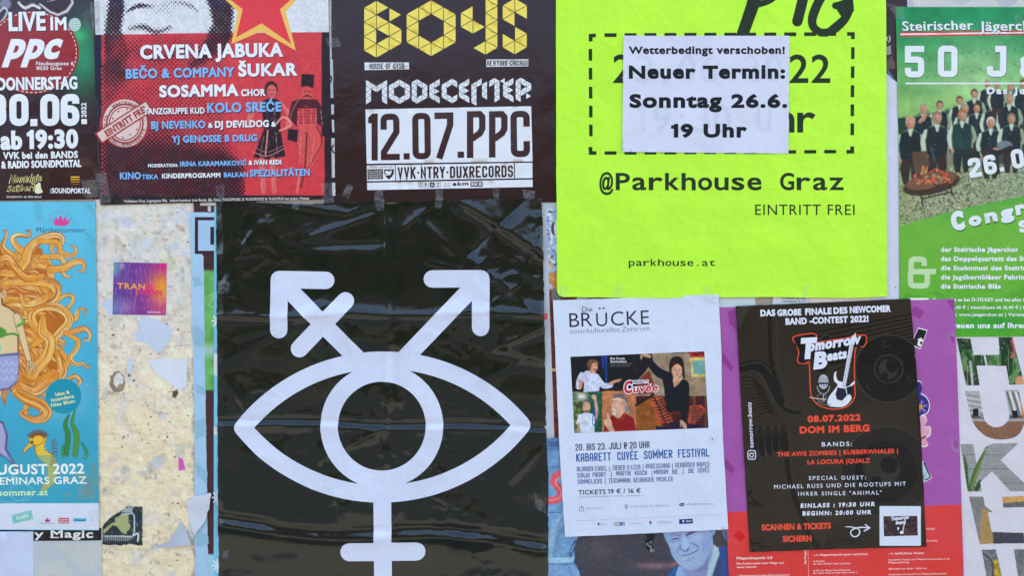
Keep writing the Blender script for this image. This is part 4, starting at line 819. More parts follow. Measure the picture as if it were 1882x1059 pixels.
s.poly('sponsor_logos', rect(312, 752, 368, 782), (178, 46, 60), 4); s.text('sponsor_logos', 'KLEINE', 316, 766, 9, 48, WH, .05, lay=6); s.text('sponsor_logos', 'ZEITUNG', 316, 779, 9, 48, WH, .05, lay=6)
s.poly('sponsor_logos', rect(388, 752, 460, 772), (110, 190, 226), 4); s.text('sponsor_logos', 'uniqa.post', 394, 768, 11, 60, (40, 60, 120), .06, lay=6)
s.view(); s.tape([(62, 371), (78, 371), (82, 408), (66, 410)]); s.tape([(148, 371), (168, 371), (177, 400), (170, 404)]); s.tape([(152, 424), (178, 440), (178, 462), (162, 452)]); s.tape([(160, 704), (181, 716), (181, 728), (166, 722)])
s.tape([(163, 940), (186, 936), (187, 960), (166, 958)]); s.done()

# ---------------- things stuck on the cream skin
s = Sheet('sticker', 'square purple and orange gradient sticker on the cream wall skin', 'sticker', .5, M_GLOSS, [(209.5, 482), (307, 484), (305, 580), (207, 578)], (110, 70, 150), 14, amp=.2, seed=61)
def f(P):
    x, y = P.X, P.Y; P.c[:] = (104, 70, 150)
    P.mix(np.clip((260 - x) / 60, 0, 1) * np.clip((700 - y + 0 * x) / 700, 0, 1) * .35, (90, 84, 150)); P.mix(np.exp(-((x - 130) / 26) ** 2 - ((y - 410) / 50) ** 2), (90, 150, 176)); P.mix(np.exp(-((x - 130) / 40) ** 2 - ((y - 640) / 60) ** 2) * .8, (100, 130, 186))
    P.mix(np.exp(-((x - 425) / 130) ** 2 - ((y - 560) / 200) ** 2), (196, 70, 130)); P.mix(np.exp(-((x - 400) / 62) ** 2 - ((y - 530) / 82) ** 2), (232, 150, 60)); P.mix(np.exp(-((x - 415) / 45) ** 2 - ((y - 400) / 26) ** 2), (206, 50, 140)); P.mix(np.exp(-((x - 190) / 46) ** 2 - ((y - 640) / 40) ** 2) * .6, (176, 130, 180))
    P.mix(np.exp(-((x - 170) / 16) ** 2 - ((y - 400) / 20) ** 2) * .7, (170, 170, 200)); P.mix((noise(x, y * .04, 2.2, 4) > .72) * .25, (190, 170, 200)); P.grain(.10, 5)
s.view(170, 360, 3.116); s.paint('gradient_print', [(123, 381), (427, 387), (420, 685), (115, 680)], f, 1, 1.2)
OR = (240, 150, 96)
s.text('event_lettering', 'TRAN', 142, 532, 34, 160, OR, .09, -2, sp=.08); s.text('event_lettering', 'S', 306, 538, 34, 34, (224, 70, 130), .09, -6); s.text('event_lettering', 'I', 248, 568, 32, 12, (224, 96, 90), .09, -2); s.text('event_lettering', 'TION', 270, 568, 32, 128, (216, 60, 120), .07, -2, sp=.12); s.text('web_line', 'ELEVATE.AT', 316, 670, 9, 76, (226, 206, 226), .05, -2); s.view(); s.done()
def scrap(lbl, pts, col, z=.5, seed=0, relief=None, name='paper_scrap', amp=.3, jag=.9, g=6, mat=None, fn=None, cat='paper scrap'):
    s = Sheet(name, lbl, cat, z, mat or M_SATIN, rough(pts, jag, 4, seed), col, g, amp=amp, seed=seed, relief=relief, thickness=.2)
    if fn: fn(s)
    s.done()
scrap('torn bluish white paper blob below the gradient sticker', [(262, 580), (284, 586), (304, 594), (318, 606), (314, 626), (300, 640), (294, 650), (276, 640), (268, 630), (250, 626), (248, 612), (256, 604)], (184, 198, 226), .5, 3)
scrap('small torn blue white piece peeping out at the lower left corner of the gradient sticker', [(184, 556), (208, 546), (212, 580), (204, 582)], (182, 196, 222), .3, 4)
scrap('white paper rest with a straight right edge in the middle of the cream strip', [(270, 662), (345, 659), (344, 712), (330, 718), (308, 702), (286, 684)], (202, 210, 232), .6, 5, lambda x, y: np.clip((x - 330) / 15, 0, 1) * 1.5, jag=.5)
scrap('tiny blue white flake left of the straight edged white paper rest', [(234, 660), (243, 658), (242, 684), (235, 688)], (188, 200, 226), .4, 6, jag=.5)
scrap('pale patch of faded blue paper at the upper left of the cream strip', [(232, 396), (246, 408), (240, 420), (228, 412)], (186, 194, 216), .3, 7)
scrap('faint greyish paper patch above the gradient sticker', [(264, 440), (284, 436), (278, 452), (262, 462), (258, 452)], (190, 200, 216), .3, 8)
scrap('small blue grey patch right above the gradient sticker', [(308, 454), (322, 444), (332, 456), (320, 460)], (182, 194, 216), .3, 9)
scrap('white torn flap sticking out over the blue strip near the bottom', [(343, 922), (360, 912), (391, 905), (388, 930), (378, 958), (358, 985), (352, 968), (346, 946)], (192, 200, 222), 1.6, 10, lambda x, y: 7 * np.clip((x - 350) / 40, 0, 1) ** 1.5 + 1.2 * np.sin(y / 9), jag=.5, name='paper_flap')
scrap('grey curled up paper corner beside the dark torn sticker', [(282, 1006), (310, 996), (326, 974), (332, 958), (342, 974), (355, 1000), (330, 1004), (300, 1008)], (168, 178, 200), .6, 11, lambda x, y: 8 * np.clip((y - 960) / 40, 0, 1) * np.clip((x - 300) / 50, 0, 1), jag=.3, name='paper_curl')
def fs(s):
    s.view(170, 680, 2.796)
    def f(P):
        P.c[:] = (52, 62, 68); P.mix(np.clip((fbm(P.X, P.Y, 14, 3) - .62) * 8, 0, 1) * .7, (130, 136, 140))
        P.poly(rough([(52, 830), (78, 806), (100, 790), (120, 782), (116, 764), (150, 746), (186, 744), (186, 790), (196, 800), (190, 824), (176, 832), (176, 846), (150, 836), (128, 806), (104, 800), (80, 826), (56, 846)], 1.2, 6, 2), (158, 166, 122), 2)
        P.line([(150, 744), (206, 738), (216, 752), (216, 836), (206, 858), (60, 856)], 7, (176, 190, 206), 2, smooth=False); P.line([(214, 852), (232, 842), (236, 856), (234, 882)], 8, (200, 208, 220), 2); P.poly(rough([(150, 714), (208, 706), (206, 734), (148, 736)], 1, 5), (150, 164, 172), 2)
        for k in range(26): P.line([(66 + k * 5, 862), (66 + k * 5 + 1, 880)], 2.4, (150, 158, 156), 1.5)
        P.line([(52, 872), (110, 880), (150, 900)], 2, (40, 40, 44), 2)
    s.paint('print', [(50, 700), (264, 698), (266, 912), (50, 904)], f, 1, 1.2, clip=[rough([(58, 800), (96, 760), (120, 742), (180, 706), (256, 704), (258, 905), (190, 896), (150, 905), (52, 898)], 1.4, 6, 5)])
scrap('dark torn sticker remains with an olive shape at the foot of the cream strip', [(189, 968), (204, 952), (234, 932), (261, 932), (262, 1003), (238, 1000), (190, 1000)], (60, 66, 72), .5, 12, jag=.8, name='torn_sticker', fn=fs, cat='sticker')

# ---------------- big black poster with the emblem
def eye_relief(x, y):
    r = 4.2 * fbm(x, y, 190, 60, 2) + 3.4 * fbm(x * .45, y, 70, 63, 2) + .45 * fbm(x, y, 26, 66, 2)
    along = .35 + 1.3 * fbm(x, 0 * y, 70, 71, 2)
    r += crease(x, y, (713, 366), (709, 800), 3.0, 5) + crease(x, y, (727, 380), (722, 800), -1.8, 7)
    y1 = 583 - (x - 400) * .012 + 3 * np.sin(x / 37); r += np.where(y < y1, 4.6 * np.exp(-(y1 - y) / 17), 4.6 * np.exp(-(y - y1) / 6.0)) * along
    y2 = 779 + (x - 400) * .022 + 2.5 * np.sin(x / 50); r += np.where(y < y2, 2.6 * np.exp(-(y2 - y) / 9), 2.6 * np.exp(-(y - y2) / 26)) * 1.3 - 3.0 * np.exp(-((y - y2 + 8) / 6) ** 2) * along
    y3 = 985 + 8 * np.sin((x - 470) / 75) + (x - 640) * .06; r += np.where(y < y3, 4.6 * np.exp(-(y3 - y) / 22), 4.6 * np.exp(-(y - y3) / 12)) * along - 3.0 * np.exp(-((y - y3 + 16) / 8) ** 2) * along
    # top right corner leans back and mirrors the sky
    for (p, q, a_, w1, w2) in (((845, 372), (1012, 476), 9.0, 62, 9), ((915, 640), (1012, 596), 5.5, 40, 8), ((930, 640), (1012, 668), 5.0, 36, 10), ((560, 366), (600, 372), 2.0, 30, 10), ((640, 372), (700, 369), 2.4, 30, 9)):
        p = np.array(p, float); q = np.array(q, float); d = q - p; Ln = np.hypot(*d); d /= Ln; u = (x - p[0]) * d[0] + (y - p[1]) * d[1]; v = (x - p[0]) * -d[1] + (y - p[1]) * d[0]
        r += a_ * np.where(v < 0, np.exp(v / w1), np.exp(-v / w2)) * np.clip(np.minimum(u, Ln - u) / 40 + .6, 0, 1)
    for (p, q, a_, w) in (((960, 372), (860, 470), -2.4, 9), ((860, 470), (990, 580), 2.2, 7), ((740, 420), (790, 380), 2.0, 6), ((560, 440), (690, 395), 2.4, 8), ((575, 452), (700, 448), -2.2, 5), ((400, 672), (600, 560), 1.6, 8),
        ((596, 620), (606, 670), 2.3, 5), ((722, 590), (730, 645), 2.5, 6), ((880, 700), (1005, 640), 2.0, 18), ((640, 820), (700, 790), 2.8, 7), ((707, 830), (712, 860), 2.6, 6), ((586, 820), (596, 860), 2.0, 5), ((820, 800), (830, 840), 2.0, 4), ((735, 930), (728, 960), 2.2, 5),
        ((940, 880), (1000, 820), 2.2, 14), ((420, 700), (450, 745), 2.0, 7), ((830, 376), (850, 392), 2.4, 5), ((500, 372), (640, 392), 2.4, 7), ((640, 392), (700, 370), 2.4, 7), ((462, 430), (440, 470), 2.0, 6), ((640, 600), (650, 660), 2.4, 6), ((720, 720), (708, 780), 2.8, 7),
        ((760, 390), (840, 470), 1.8, 8), ((780, 480), (860, 500), 1.4, 6), ((450, 830), (520, 850), 1.8, 9), ((560, 900), (680, 880), 1.4, 12), ((780, 900), (900, 960), 1.6, 14), ((430, 620), (520, 600), 1.6, 7), ((900, 560), (960, 520), 1.8, 6), ((670, 720), (690, 800), 1.8, 8), ((740, 820), (800, 860), 1.6, 8), ((500, 960), (640, 975), 1.6, 10)):
        r += crease(x, y, p, q, a_, w)
    e = np.clip(np.minimum(x - 397, 1010 - x) / 16, 0, 1)
    return r * (.4 + .6 * e) - 2.5
s = Sheet('emblem_poster', 'big crumpled shiny black poster with a white eye and gender symbol emblem', 'poster', 2.8, M_FOIL, rough([(398, 371), (480, 373), (560, 376), (640, 374), (700, 369), (712, 375), (800, 369), (910, 367), (996, 366), (1000, 560), (1003, 760), (1008, 900), (1006, 1200), (404, 1200), (401, 800)], .5, 9, 2), (34, 46, 44), 4, amp=.0, relief=eye_relief, seed=60)
s.smooth = True
EW = (196, 207, 240)
L = []
L += thick([(600, 515.5), (514.5, 514)], 32, 'round') + thick([(514.5, 514), (514, 606)], 32, 'round') + thick([(522, 522), (690, 692)], 32) + thick([(551.5, 641), (636, 553)], 32, 'round')
L += thick([(795, 513), (884, 512.5)], 32, 'round') + thick([(884, 512.5), (883.5, 602)], 32, 'round') + thick([(876, 521), (722, 682)], 32)
def arc3(p, q, r, n=40):
    (x1, y1), (x2, y2), (x3, y3) = p, q, r; a = np.array([[x1, y1, 1], [x2, y2, 1], [x3, y3, 1]]); b_ = -np.array([x1 * x1 + y1 * y1, x2 * x2 + y2 * y2, x3 * x3 + y3 * y3])
    D, E_, F_ = np.linalg.solve(a, b_); c = np.array([-D / 2, -E_ / 2]); R0 = math.sqrt(c @ c - F_); t0 = math.atan2(y1 - c[1], x1 - c[0]); t2 = math.atan2(y3 - c[1], x3 - c[0])
    if t2 - t0 > math.pi: t2 -= 2 * math.pi
    if t0 - t2 > math.pi: t2 += 2 * math.pi
    t = np.linspace(t0, t2, n); return np.stack([c[0] + R0 * np.cos(t), c[1] + R0 * np.sin(t)], 1)
tl_, tr_ = (448, 786), (959, 781)
L += thick(arc3(tl_, (703, 662), tr_), 32, 'round') + thick(arc3(tl_, (704, 907), tr_), 32, 'round')
L += thick(ellipse(702.5, 783, 96.5, 97.5, 70), 32, closed=True)
L += thick([(703.5, 900), (705, 1110)], 32.5) + thick([(643.5, 1014), (765.5, 1013)], 34, 'round')
s.loops('emblem', L, EW, 9, 4)
s.tape([(540, 366), (552, 368), (550, 386), (538, 384)]); s.tape([(690, 364), (708, 366), (706, 388), (692, 386)]); s.tape([(800, 364), (816, 366), (812, 384), (800, 382)]); s.tape([(400, 515), (424, 518), (422, 540), (402, 540)]); s.tape([(982, 905), (1004, 930), (1002, 944), (984, 934)]); s.tape([(412, 1012), (422, 1010), (420, 1026), (410, 1026)])
s.done()

# ---------------- painted sliver and the blue building poster behind the white leaflet
s = Sheet('painted_tree_poster', 'sliver of a bluish and rust coloured tree painting between black and lime poster', 'poster', 1.2, M_SATIN, [(992, 367), (1080, 367), (1080, 800), (1000, 812)], (176, 186, 206), 14, amp=.5, seed=71)
def f(P):
    x, y = P.X, P.Y; P.c[:] = (150, 178, 220); P.mix(np.clip((fbm(x, y, 5, 1) - .5) * 8, 0, 1), (212, 216, 232)); P.mix(np.clip((fbm(x, y, 4, 11) - .58) * 9, 0, 1), (80, 90, 120))
    P.mix(np.clip((y - 470) / 40, 0, 1) * np.clip((fbm(x, y, 8, 5) - .42) * 8, 0, 1), (190, 130, 70)); P.mix(np.clip((y - 528) / 8, 0, 1), (118, 62, 48)); P.mix(np.clip((y - 532) / 8, 0, 1) * np.clip((fbm(x, y, 3, 7) - .5) * 9, 0, 1) * .8, (66, 42, 46))
    P.ell(1019, 420, 6, 13, (70, 66, 70), 1.5); P.ell(1022, 420, 4, 14, (214, 220, 236), 1.5); P.ell(1018, 680, 5, 3, (214, 160, 90), 1)
    P.poly([(1013, 532), (1030, 532), (1030, 552), (1014, 552)], (110, 112, 110), 1)
s.paint('tree_picture', [(1004, 384), (1060, 384), (1060, 800), (1019, 812)], f, 1, 1.3)
s.poly('red_check', rect(999, 576, 1006, 588), (206, 100, 110), 2); s.done()
s = Sheet('portrait_poster', 'blue toned poster with a stone arch, red lettering and a smiling bearded man', 'poster', 1.8, M_SATIN, [(1003, 806), (1360, 790), (1360, 1200), (1009, 1200)], (110, 150, 200), 14, amp=.5, seed=73)
s.view(1000, 790, 3.938)
def f(P):
    x, y = P.X, P.Y; P.c[:] = (112, 152, 198); P.c = P.c * (1 + .2 * (fbm(x, y, 40, 5)[:, None] - .5))
    P.mix((y < 140) * .35, (60, 90, 140)); 
    for k in range(12): P.line([(18 + k * 10, 90), (24 + k * 10, 118), (29 + k * 10, 90)], 3, (50, 76, 120), 3, smooth=False)
    P.line([(10, 82), (140, 84)], 4, (70, 100, 150), 3); P.line([(10, 145), (140, 148)], 4, (70, 100, 150), 3)
    for yy in (270, 390, 600): P.line([(10, yy), (140, yy)], 4, (66, 96, 148), 3)
    P.line([(150, 318), (90, 330), (70, 380), (110, 430), (120, 470), (90, 508), (20, 512)], 52, (212, 92, 104), 10); P.line([(130, 330), (100, 350), (84, 390), (120, 440), (120, 480), (90, 505), (20, 512)], 5, (232, 180, 190), 3)
    P.line([(150, 620), (80, 720), (50, 850), (46, 930)], 60, (136, 172, 208), 8)
    for k in range(20):
        t = k / 19; cx = 135 - 70 * t ** .6; cy = 640 + 280 * t; P.line([(cx - 7, cy - 3), (cx + 9, cy + 2)], 6, (82, 112, 170), 2, smooth=False)
    P.poly([(30, 930), (210, 922), (216, 946), (190, 960), (30, 968)], (150, 186, 220), 3); P.poly([(30, 968), (190, 962), (240, 1000), (256, 1070), (30, 1070)], (120, 158, 204), 3); P.line([(32, 978), (200, 972), (240, 1010)], 5, (80, 116, 170), 3); P.line([(110, 990), (170, 984), (200, 1070)], 5, (80, 116, 170), 3)
    P.poly([(178, 900), (186, 860), (210, 810), (236, 780), (250, 780), (226, 840), (204, 900), (196, 930)], (70, 96, 150), 4); P.line([(195, 890), (200, 860), (222, 830), (236, 786)], 4, (160, 190, 224), 3)
    P.poly(spline([(222, 920), (218, 850), (250, 770), (330, 700), (760, 690), (1000, 700), (1000, 1200), (250, 1200), (262, 1070), (236, 990), (214, 960)], 5, True), (72, 72, 84), 6)
    P.mix(np.exp(-((x - 800) / 130) ** 2 - ((y - 985) / 22) ** 2) * .8, (150, 110, 124)); P.mix(np.exp(-((x - 940) / 24) ** 2 - ((y - 975) / 14) ** 2) * .7, (170, 110, 120)); P.mix(np.exp(-((x - 400) / 100) ** 2 - ((y - 860) / 80) ** 2) * .5, (96, 92, 98)); P.grain(.1, 20, 3)
    P.poly(rough([(738, 756), (796, 752), (790, 884), (738, 888)], 5, 12, 3), (34, 44, 46), 2); P.mix(np.clip((fbm(x, y, 12, 9) - .56) * 12, 0, 1) * (x > 738) * (x < 795) * (y > 800) * (y < 890), (150, 156, 160))
    P.poly([(880, 1070), (960, 1000), (1020, 990), (1200, 940), (1260, 850), (1340, 846), (1340, 1070)], (44, 80, 136), 5)
    P.poly([(1150, 1070), (1180, 1000), (1200, 900), (1218, 830), (1262, 850), (1270, 900), (1240, 960), (1200, 1070)], (196, 206, 224), 4); P.poly([(950, 1040), (975, 990), (1040, 1020), (1060, 1070), (950, 1070)], (190, 202, 222), 4)
    q = lambda L: [(767.9 + a * .3831, 653.7 + b * .3831) for a, b in L]; k_ = .3831
    P.poly(q([(1165, 150), (1480, 150), (1480, 520), (1180, 520)]), (74, 72, 76), 4); P.poly(q([(1320, 150), (1440, 150), (1440, 420), (1390, 330)]), (92, 118, 160), 6, .8)
    P.poly(q([(300, 1080), (430, 930), (555, 855), (495, 960), (480, 1080)]), (50, 94, 166), 4); P.poly(q([(1150, 1200), (1250, 800), (1290, 510), (1420, 490), (1480, 520), (1500, 1200)]), (58, 82, 142), 5); P.poly(q([(1230, 800), (1330, 700), (1340, 1100), (1200, 1100)]), (70, 70, 100), 12, .6)
    P.poly(q([(600, 880), (1100, 720), (1090, 1100), (640, 1100)]), (128, 138, 184), 5)
    F = (142, 164, 208)
    P.poly(spline(q([(225, 150), (235, 205), (262, 300), (340, 470), (375, 570), (405, 660), (480, 780), (560, 865), (650, 915), (750, 940), (860, 930), (990, 850), (1090, 740), (1150, 600), (1182, 450), (1172, 330), (1165, 150)]), 4, True), F, 4)
    P.ell(*q([(860, 320)])[0], 110 * k_, 70 * k_, (160, 184, 222), 26, .8); P.ell(*q([(460, 480)])[0], 80 * k_, 60 * k_, (152, 176, 218), 24, .8); P.ell(*q([(1080, 480)])[0], 70 * k_, 160 * k_, (128, 148, 198), 34, .7); P.ell(*q([(330, 330)])[0], 50 * k_, 90 * k_, (120, 158, 208), 20, .7)
    P.poly(q([(990, 860), (1150, 600), (1180, 500), (1150, 800), (1060, 940), (900, 990), (760, 945), (880, 930)]), (112, 120, 172), 14, .8)
    P.line(q([(380, 300), (450, 275), (560, 300)]), [8, 14, 8], (112, 122, 172), 8, .9); P.line(q([(385, 385), (450, 358), (550, 345)]), [4, 9, 5], (66, 58, 98), 4); P.ell(*q([(450, 320)])[0], 60 * k_, 22 * k_, (150, 160, 200), 8, .8); P.line(q([(400, 420), (480, 410), (560, 380)]), 5, (112, 124, 174), 7, .7)
    P.line(q([(660, 300), (740, 250), (830, 215), (900, 205)]), [10, 22, 16, 5], (112, 96, 140), 8, .95); P.line(q([(680, 298), (750, 258), (850, 222)]), [4, 8, 3], (60, 50, 86), 4); P.line(q([(680, 340), (780, 310), (880, 250)]), 5, (118, 130, 180), 8, .7)
    P.line(q([(560, 200), (580, 260), (560, 330)]), 7, (120, 120, 168), 9, .6)
    P.poly(spline(q([(610, 300), (660, 310), (740, 440), (750, 480), (700, 560), (640, 570), (575, 520), (590, 420)]), 4, True), (160, 184, 222), 16, .85)
    P.line(q([(572, 460), (565, 530), (600, 570), (650, 590), (700, 580), (720, 530), (752, 480)]), [4, 7, 8, 9, 10, 7, 3], (92, 96, 146), 5, .9); P.ell(*q([(700, 560)])[0], 5, 4, (70, 66, 110), 3)
    P.line(q([(740, 430), (830, 460), (880, 500), (900, 560)]), [5, 9, 9, 5], (98, 100, 150), 7, .85); P.line(q([(990, 440), (1015, 520), (990, 600)]), 7, (112, 122, 174), 9, .7); P.line(q([(550, 490), (520, 570), (515, 640)]), 6, (104, 112, 162), 7, .8)
    m_ = np.zeros(len(x)); T_ = Paint(x, y, (0, 0, 0)); T_.poly(spline(q([(560, 600), (640, 620), (760, 580), (860, 530), (920, 600), (985, 720), (960, 840), (860, 920), (740, 935), (640, 900), (560, 820), (530, 680)]), 4, True), (1, 1, 1), 20)
    P.mix(T_.c[:, 0] * .7, (150, 174, 208)); P.mix(T_.c[:, 0] * np.clip(fbm(x, y, 5, 3) * 2.4 - 1.1, 0, 1) * .55, (104, 116, 156)); P.mix(T_.c[:, 0] * np.clip(fbm(x, y, 6, 33) * 2.4 - 1.2, 0, 1) * .5, (186, 204, 224))
    P.line(q([(548, 672), (650, 668), (760, 642), (850, 595), (912, 562)]), [3, 6, 6, 6, 3], (72, 70, 112), 3); P.line(q([(570, 690), (680, 690), (780, 660), (880, 600)]), 7, (160, 172, 206), 5, .6); P.line(q([(690, 770), (760, 745), (830, 700)]), 7, (104, 112, 158), 9, .7)
    P.line(q([(1130, 200), (1165, 240), (1160, 320), (1130, 330)]), 5, (96, 108, 160), 5, .9)
    P.poly(q([(1185, 455), (1285, 535), (1305, 640), (1250, 800), (1150, 1100), (1060, 1100), (1090, 860), (1165, 640)]), (164, 188, 208), 4); P.line(q([(1195, 480), (1160, 720), (1080, 960)]), 5, (110, 150, 170), 6, .7)
    P.poly(q([(485, 1100), (500, 960), (560, 872), (640, 925), (700, 1100)]), (132, 168, 212), 4); P.line(q([(600, 940), (650, 990), (680, 1080)]), 6, (80, 110, 170), 5, .8); P.grain(.07, 7, 12)
s.paint('arch_and_portrait_picture', [(18, 66), (1340, 20), (1380, 1120), (36, 1120)], f, 1, 1.3); s.view(); s.done()

# ---------------- papers behind the lime poster on the right
s = Sheet('dark_poster_remains', 'dark brown poster remains between the lime and the green poster at the top', 'torn poster', .9, M_SATIN, [(1600, -240), (1720, -240), (1720, 220), (1600, 240)], (62, 48, 50), 16, amp=.4, seed=81)
s.view(1620, 0, 3.309); s.text('letter_fragments', 'k)', 18, 246, 34, 34, (206, 206, 216), .02, -4); s.poly('print_fragments', rough([(22, 284), (56, 276), (58, 330), (24, 334)], 2, 8), (140, 134, 140), 2); s.poly('print_fragments', rough([(20, 380), (60, 340), (84, 390), (84, 420), (30, 420)], 3, 8), (96, 80, 76), 2); s.poly('print_fragments', rough([(24, 400), (50, 440), (84, 490), (84, 510), (40, 470)], 2, 8), (90, 110, 146), 2)
s.view(); s.tape([(1626, 4), (1650, 14), (1662, 34), (1644, 28)], M_TAPE2); s.done()
s = Sheet('white_poster', 'white sheet with a torn upper corner showing between the lime and the green poster', 'paper', 1.3, M_MATT, rough([(1600, 120), (1628, 134), (1640, 146), (1660, 158), (1660, 552), (1600, 556)], .35, 9, 3), (190, 198, 222), 14, amp=.8, seed=83); s.poly('speck', ellipse(1645, 528, 1.4), (110, 110, 120)); s.done()
s = Sheet('grey_poster', 'light grey poster edge along the top right above the green choir poster', 'poster', 1.0, M_MATT, [(1667, -250), (2180, -250), (2180, 22), (1667, 22)], (188, 190, 200), 16, amp=.4, seed=85)
s.poly('faded_shapes', spline([(1745, -10), (1758, 8), (1780, 4), (1786, -12)], 4, True), (172, 180, 194)); s.poly('faded_shapes', spline([(1830, -10), (1836, 9), (1860, 10), (1870, -8)], 4, True), (170, 176, 194)); s.poly('faded_shapes', spline([(1668, 2), (1676, 0), (1680, 14), (1668, 14)], 4, True), (170, 176, 194)); s.done()
s = Sheet('white_notice', 'white printed form mostly hidden between the lime poster and the black band contest poster', 'paper', 1.4, M_MATT, [(1419, 500), (1487, 500), (1487, 590), (1420, 590)], (196, 204, 226), 10, amp=.2, seed=87)
s.text('small_print', 'Druckwerk (e), lang', 1436, 550, 3.4, 44, (70, 70, 80), .02); s.text('small_print', 'Nutzfläche: 31 m²', 1438, 555.6, 3.6, 42, (70, 70, 80), .02); s.text('small_print', 'Grundriss, lang', 1438, 544, 3.6, 42, (70, 70, 80), .02); s.done()
s = Sheet('paper_scrap', 'greyish white torn paper above the purple poster, left of the printed form', 'paper scrap', 1.2, M_SATIN, rough([(1310, 520), (1388, 520), (1387, 576), (1310, 582)], .4), (186, 200, 218), 10, amp=.3, seed=88); s.done()
s = Sheet('paper_scrap', 'pale cream torn paper along the lower right edge of the lime poster', 'paper scrap', 1.2, M_SATIN, rough([(1487, 520), (1650, 520), (1650, 562), (1488, 572)], .4), (212, 206, 206), 10, amp=.3, seed=89); s.done()

# ---------------- green choir poster
s = Sheet('choir_poster', 'green choir poster with a group photo of singers in dark vests and white lettering', 'poster', 2.4, M_SATIN, [(1645, 13), (2180, 13), (2184, 617), (1656, 620), (1652, 548), (1651, 300)], (96, 160, 60), 14, amp=.6, seed=91)
s.view(1620, 0, 3.309)
def f(P):
    x, y = P.X, P.Y
    t_ = np.clip((y - 120) / 560, 0, 1)[:, None]; P.c = np.array([36, 132, 84]) * (1 - t_) + np.array([136, 178, 104]) * t_
    P.mix(np.exp(-((x - 600) / 260) ** 2 - ((y - 480) / 240) ** 2) * .55, (176, 206, 160)); P.c = P.c * (1 + .26 * (fbm(x, y, 70, 4)[:, None] - .5))
    r = np.random.default_rng(5)
    for gy, sl in ((100, -.04), (300, -.09), (400, -.08), (620, -.08)):     # faded sheet music
        for k in range(5): P.line([(260, gy + k * 10 + 30), (900, gy + k * 10 + 30 + 640 * sl)], 1.4, (60, 110, 80), 2, .35, False)
        for k in range(12):
            nx = 280 + k * 52 + r.uniform(-10, 10); ny = gy + 30 + sl * (nx - 260) + r.uniform(0, 44); P.ell(nx, ny, 6, 5, (50, 96, 76), 2, .55); P.line([(nx + 5, ny), (nx + 7, ny - 30)], 2, (50, 96, 76), 2, .5, False)
    # far trees and gravel ground
    P.mix(np.clip((y - 700) / 60, 0, 1) * .9, (98, 104, 84)); P.mix(np.clip((y - 930) / 60, 0, 1), (128, 134, 104)); gr = np.clip((y - 950) / 40, 0, 1)
    P.mix(gr * .6, (150, 158, 130)); P.mix(gr * np.clip((fbm(x, y, 9, 21, 2) - .5) * 7, 0, 1) * .75, (72, 84, 66)); P.mix(gr * np.clip((fbm(x, y, 8, 31, 2) - .6) * 8, 0, 1) * .7, (196, 200, 178)); P.mix(gr * np.clip((300 - x) / 300, 0, 1) * .35, (110, 140, 60)); P.mix(gr * np.clip((x - 500) / 300, 0, 1) * .3, (130, 160, 130)); P.poly(rough([(96, 720), (140, 712), (150, 800), (110, 1040), (92, 1000)], 4, 14), (40, 64, 50), 6)
    SK = (170, 128, 102); V = (28, 46, 46); SH_ = (190, 204, 196); 
    def man(cx, cy, k=1.0, lean=0, vest=V, hair=(120, 108, 96), skirt=None, arms=1, bot=True):
        u = lambda a, b: (cx + a * k, cy + b * k)
        g_ = .5 if cx < 330 else 0; S1 = tuple(np.array((176, 190, 176)) * (1 - g_ * .3) + np.array((150, 190, 120)) * g_ * .3); S2 = (136, 152, 136)
        if bot:
            P.poly([u(-50, 190), u(50, 190), u(54, 280), u(34, 350), u(8, 350), u(0, 250), u(-12, 350), u(-40, 350), u(-56, 280)], (58, 50, 42) if skirt is None else skirt, 5)
        P.poly([u(-60, 66), u(-24, 44), u(24, 44), u(60, 66), u(66, 200), u(-64, 200)], S2, 6)
        P.line([u(-62, 78), u(-80, 140), u(-62, 208)], [24 * k, 24 * k, 16 * k], S1, 5); P.line([u(62, 78), u(78, 140), u(44, 180)], [22 * k, 22 * k, 14 * k], S2, 5)
        P.ell(*u(-58, 218), 10 * k, 13 * k, SK, 4); P.ell(*u(40, 190), 12 * k, 9 * k, SK, 4)
        P.poly([u(-54, 62), u(-16, 46), u(0, 84), u(16, 46), u(54, 62), u(60, 130), u(56, 200), u(0, 214), u(-58, 200), u(-62, 130)], vest, 6); P.line([u(0, 84), u(3, 204)], 1.6, (70, 84, 78), 2, .7, False); P.line([u(-30, 70), u(-40, 190)], 8 * k, tuple(np.array(vest) * 1.35), 10, .5)
        P.poly([u(-15, 36), u(15, 36), u(5, 78), u(-5, 78)], S1, 4)
        P.ell(*u(0, -2), 27 * k, 34 * k, hair, 5); P.ell(*u(1, 8), 22 * k, 29 * k, SK, 6); P.ell(*u(5, 0), 13 * k, 11 * k, (196, 156, 130), 10, .8); P.ell(*u(-12, 14), 7 * k, 14 * k, (140, 98, 80), 8, .5)
        P.line([u(-12, 3), u(-4, 3)], 3, (84, 60, 52), 3, .8, False); P.line([u(5, 3), u(13, 3)], 3, (84, 60, 52), 3, .8, False); P.line([u(1, 6), u(2, 15)], 3, (150, 104, 84), 4, .7, False); P.line([u(-6, 23), u(7, 23)], 3, (116, 70, 64), 3, .8, False)
        for j in range(4): P.ell(*u(-12, 100 + j * 26), 2, 2, (130, 140, 130), 1.5)
    P.poly([(100, 770), (230, 690), (330, 690), (460, 650), (640, 560), (1100, 520), (1100, 960), (620, 1010), (120, 1010)], (52, 62, 54), 22, .85); P.poly(rough([(96, 980), (160, 950), (480, 930), (620, 960), (600, 1010), (96, 1030)], 5, 14), (134, 132, 112), 8, .8)
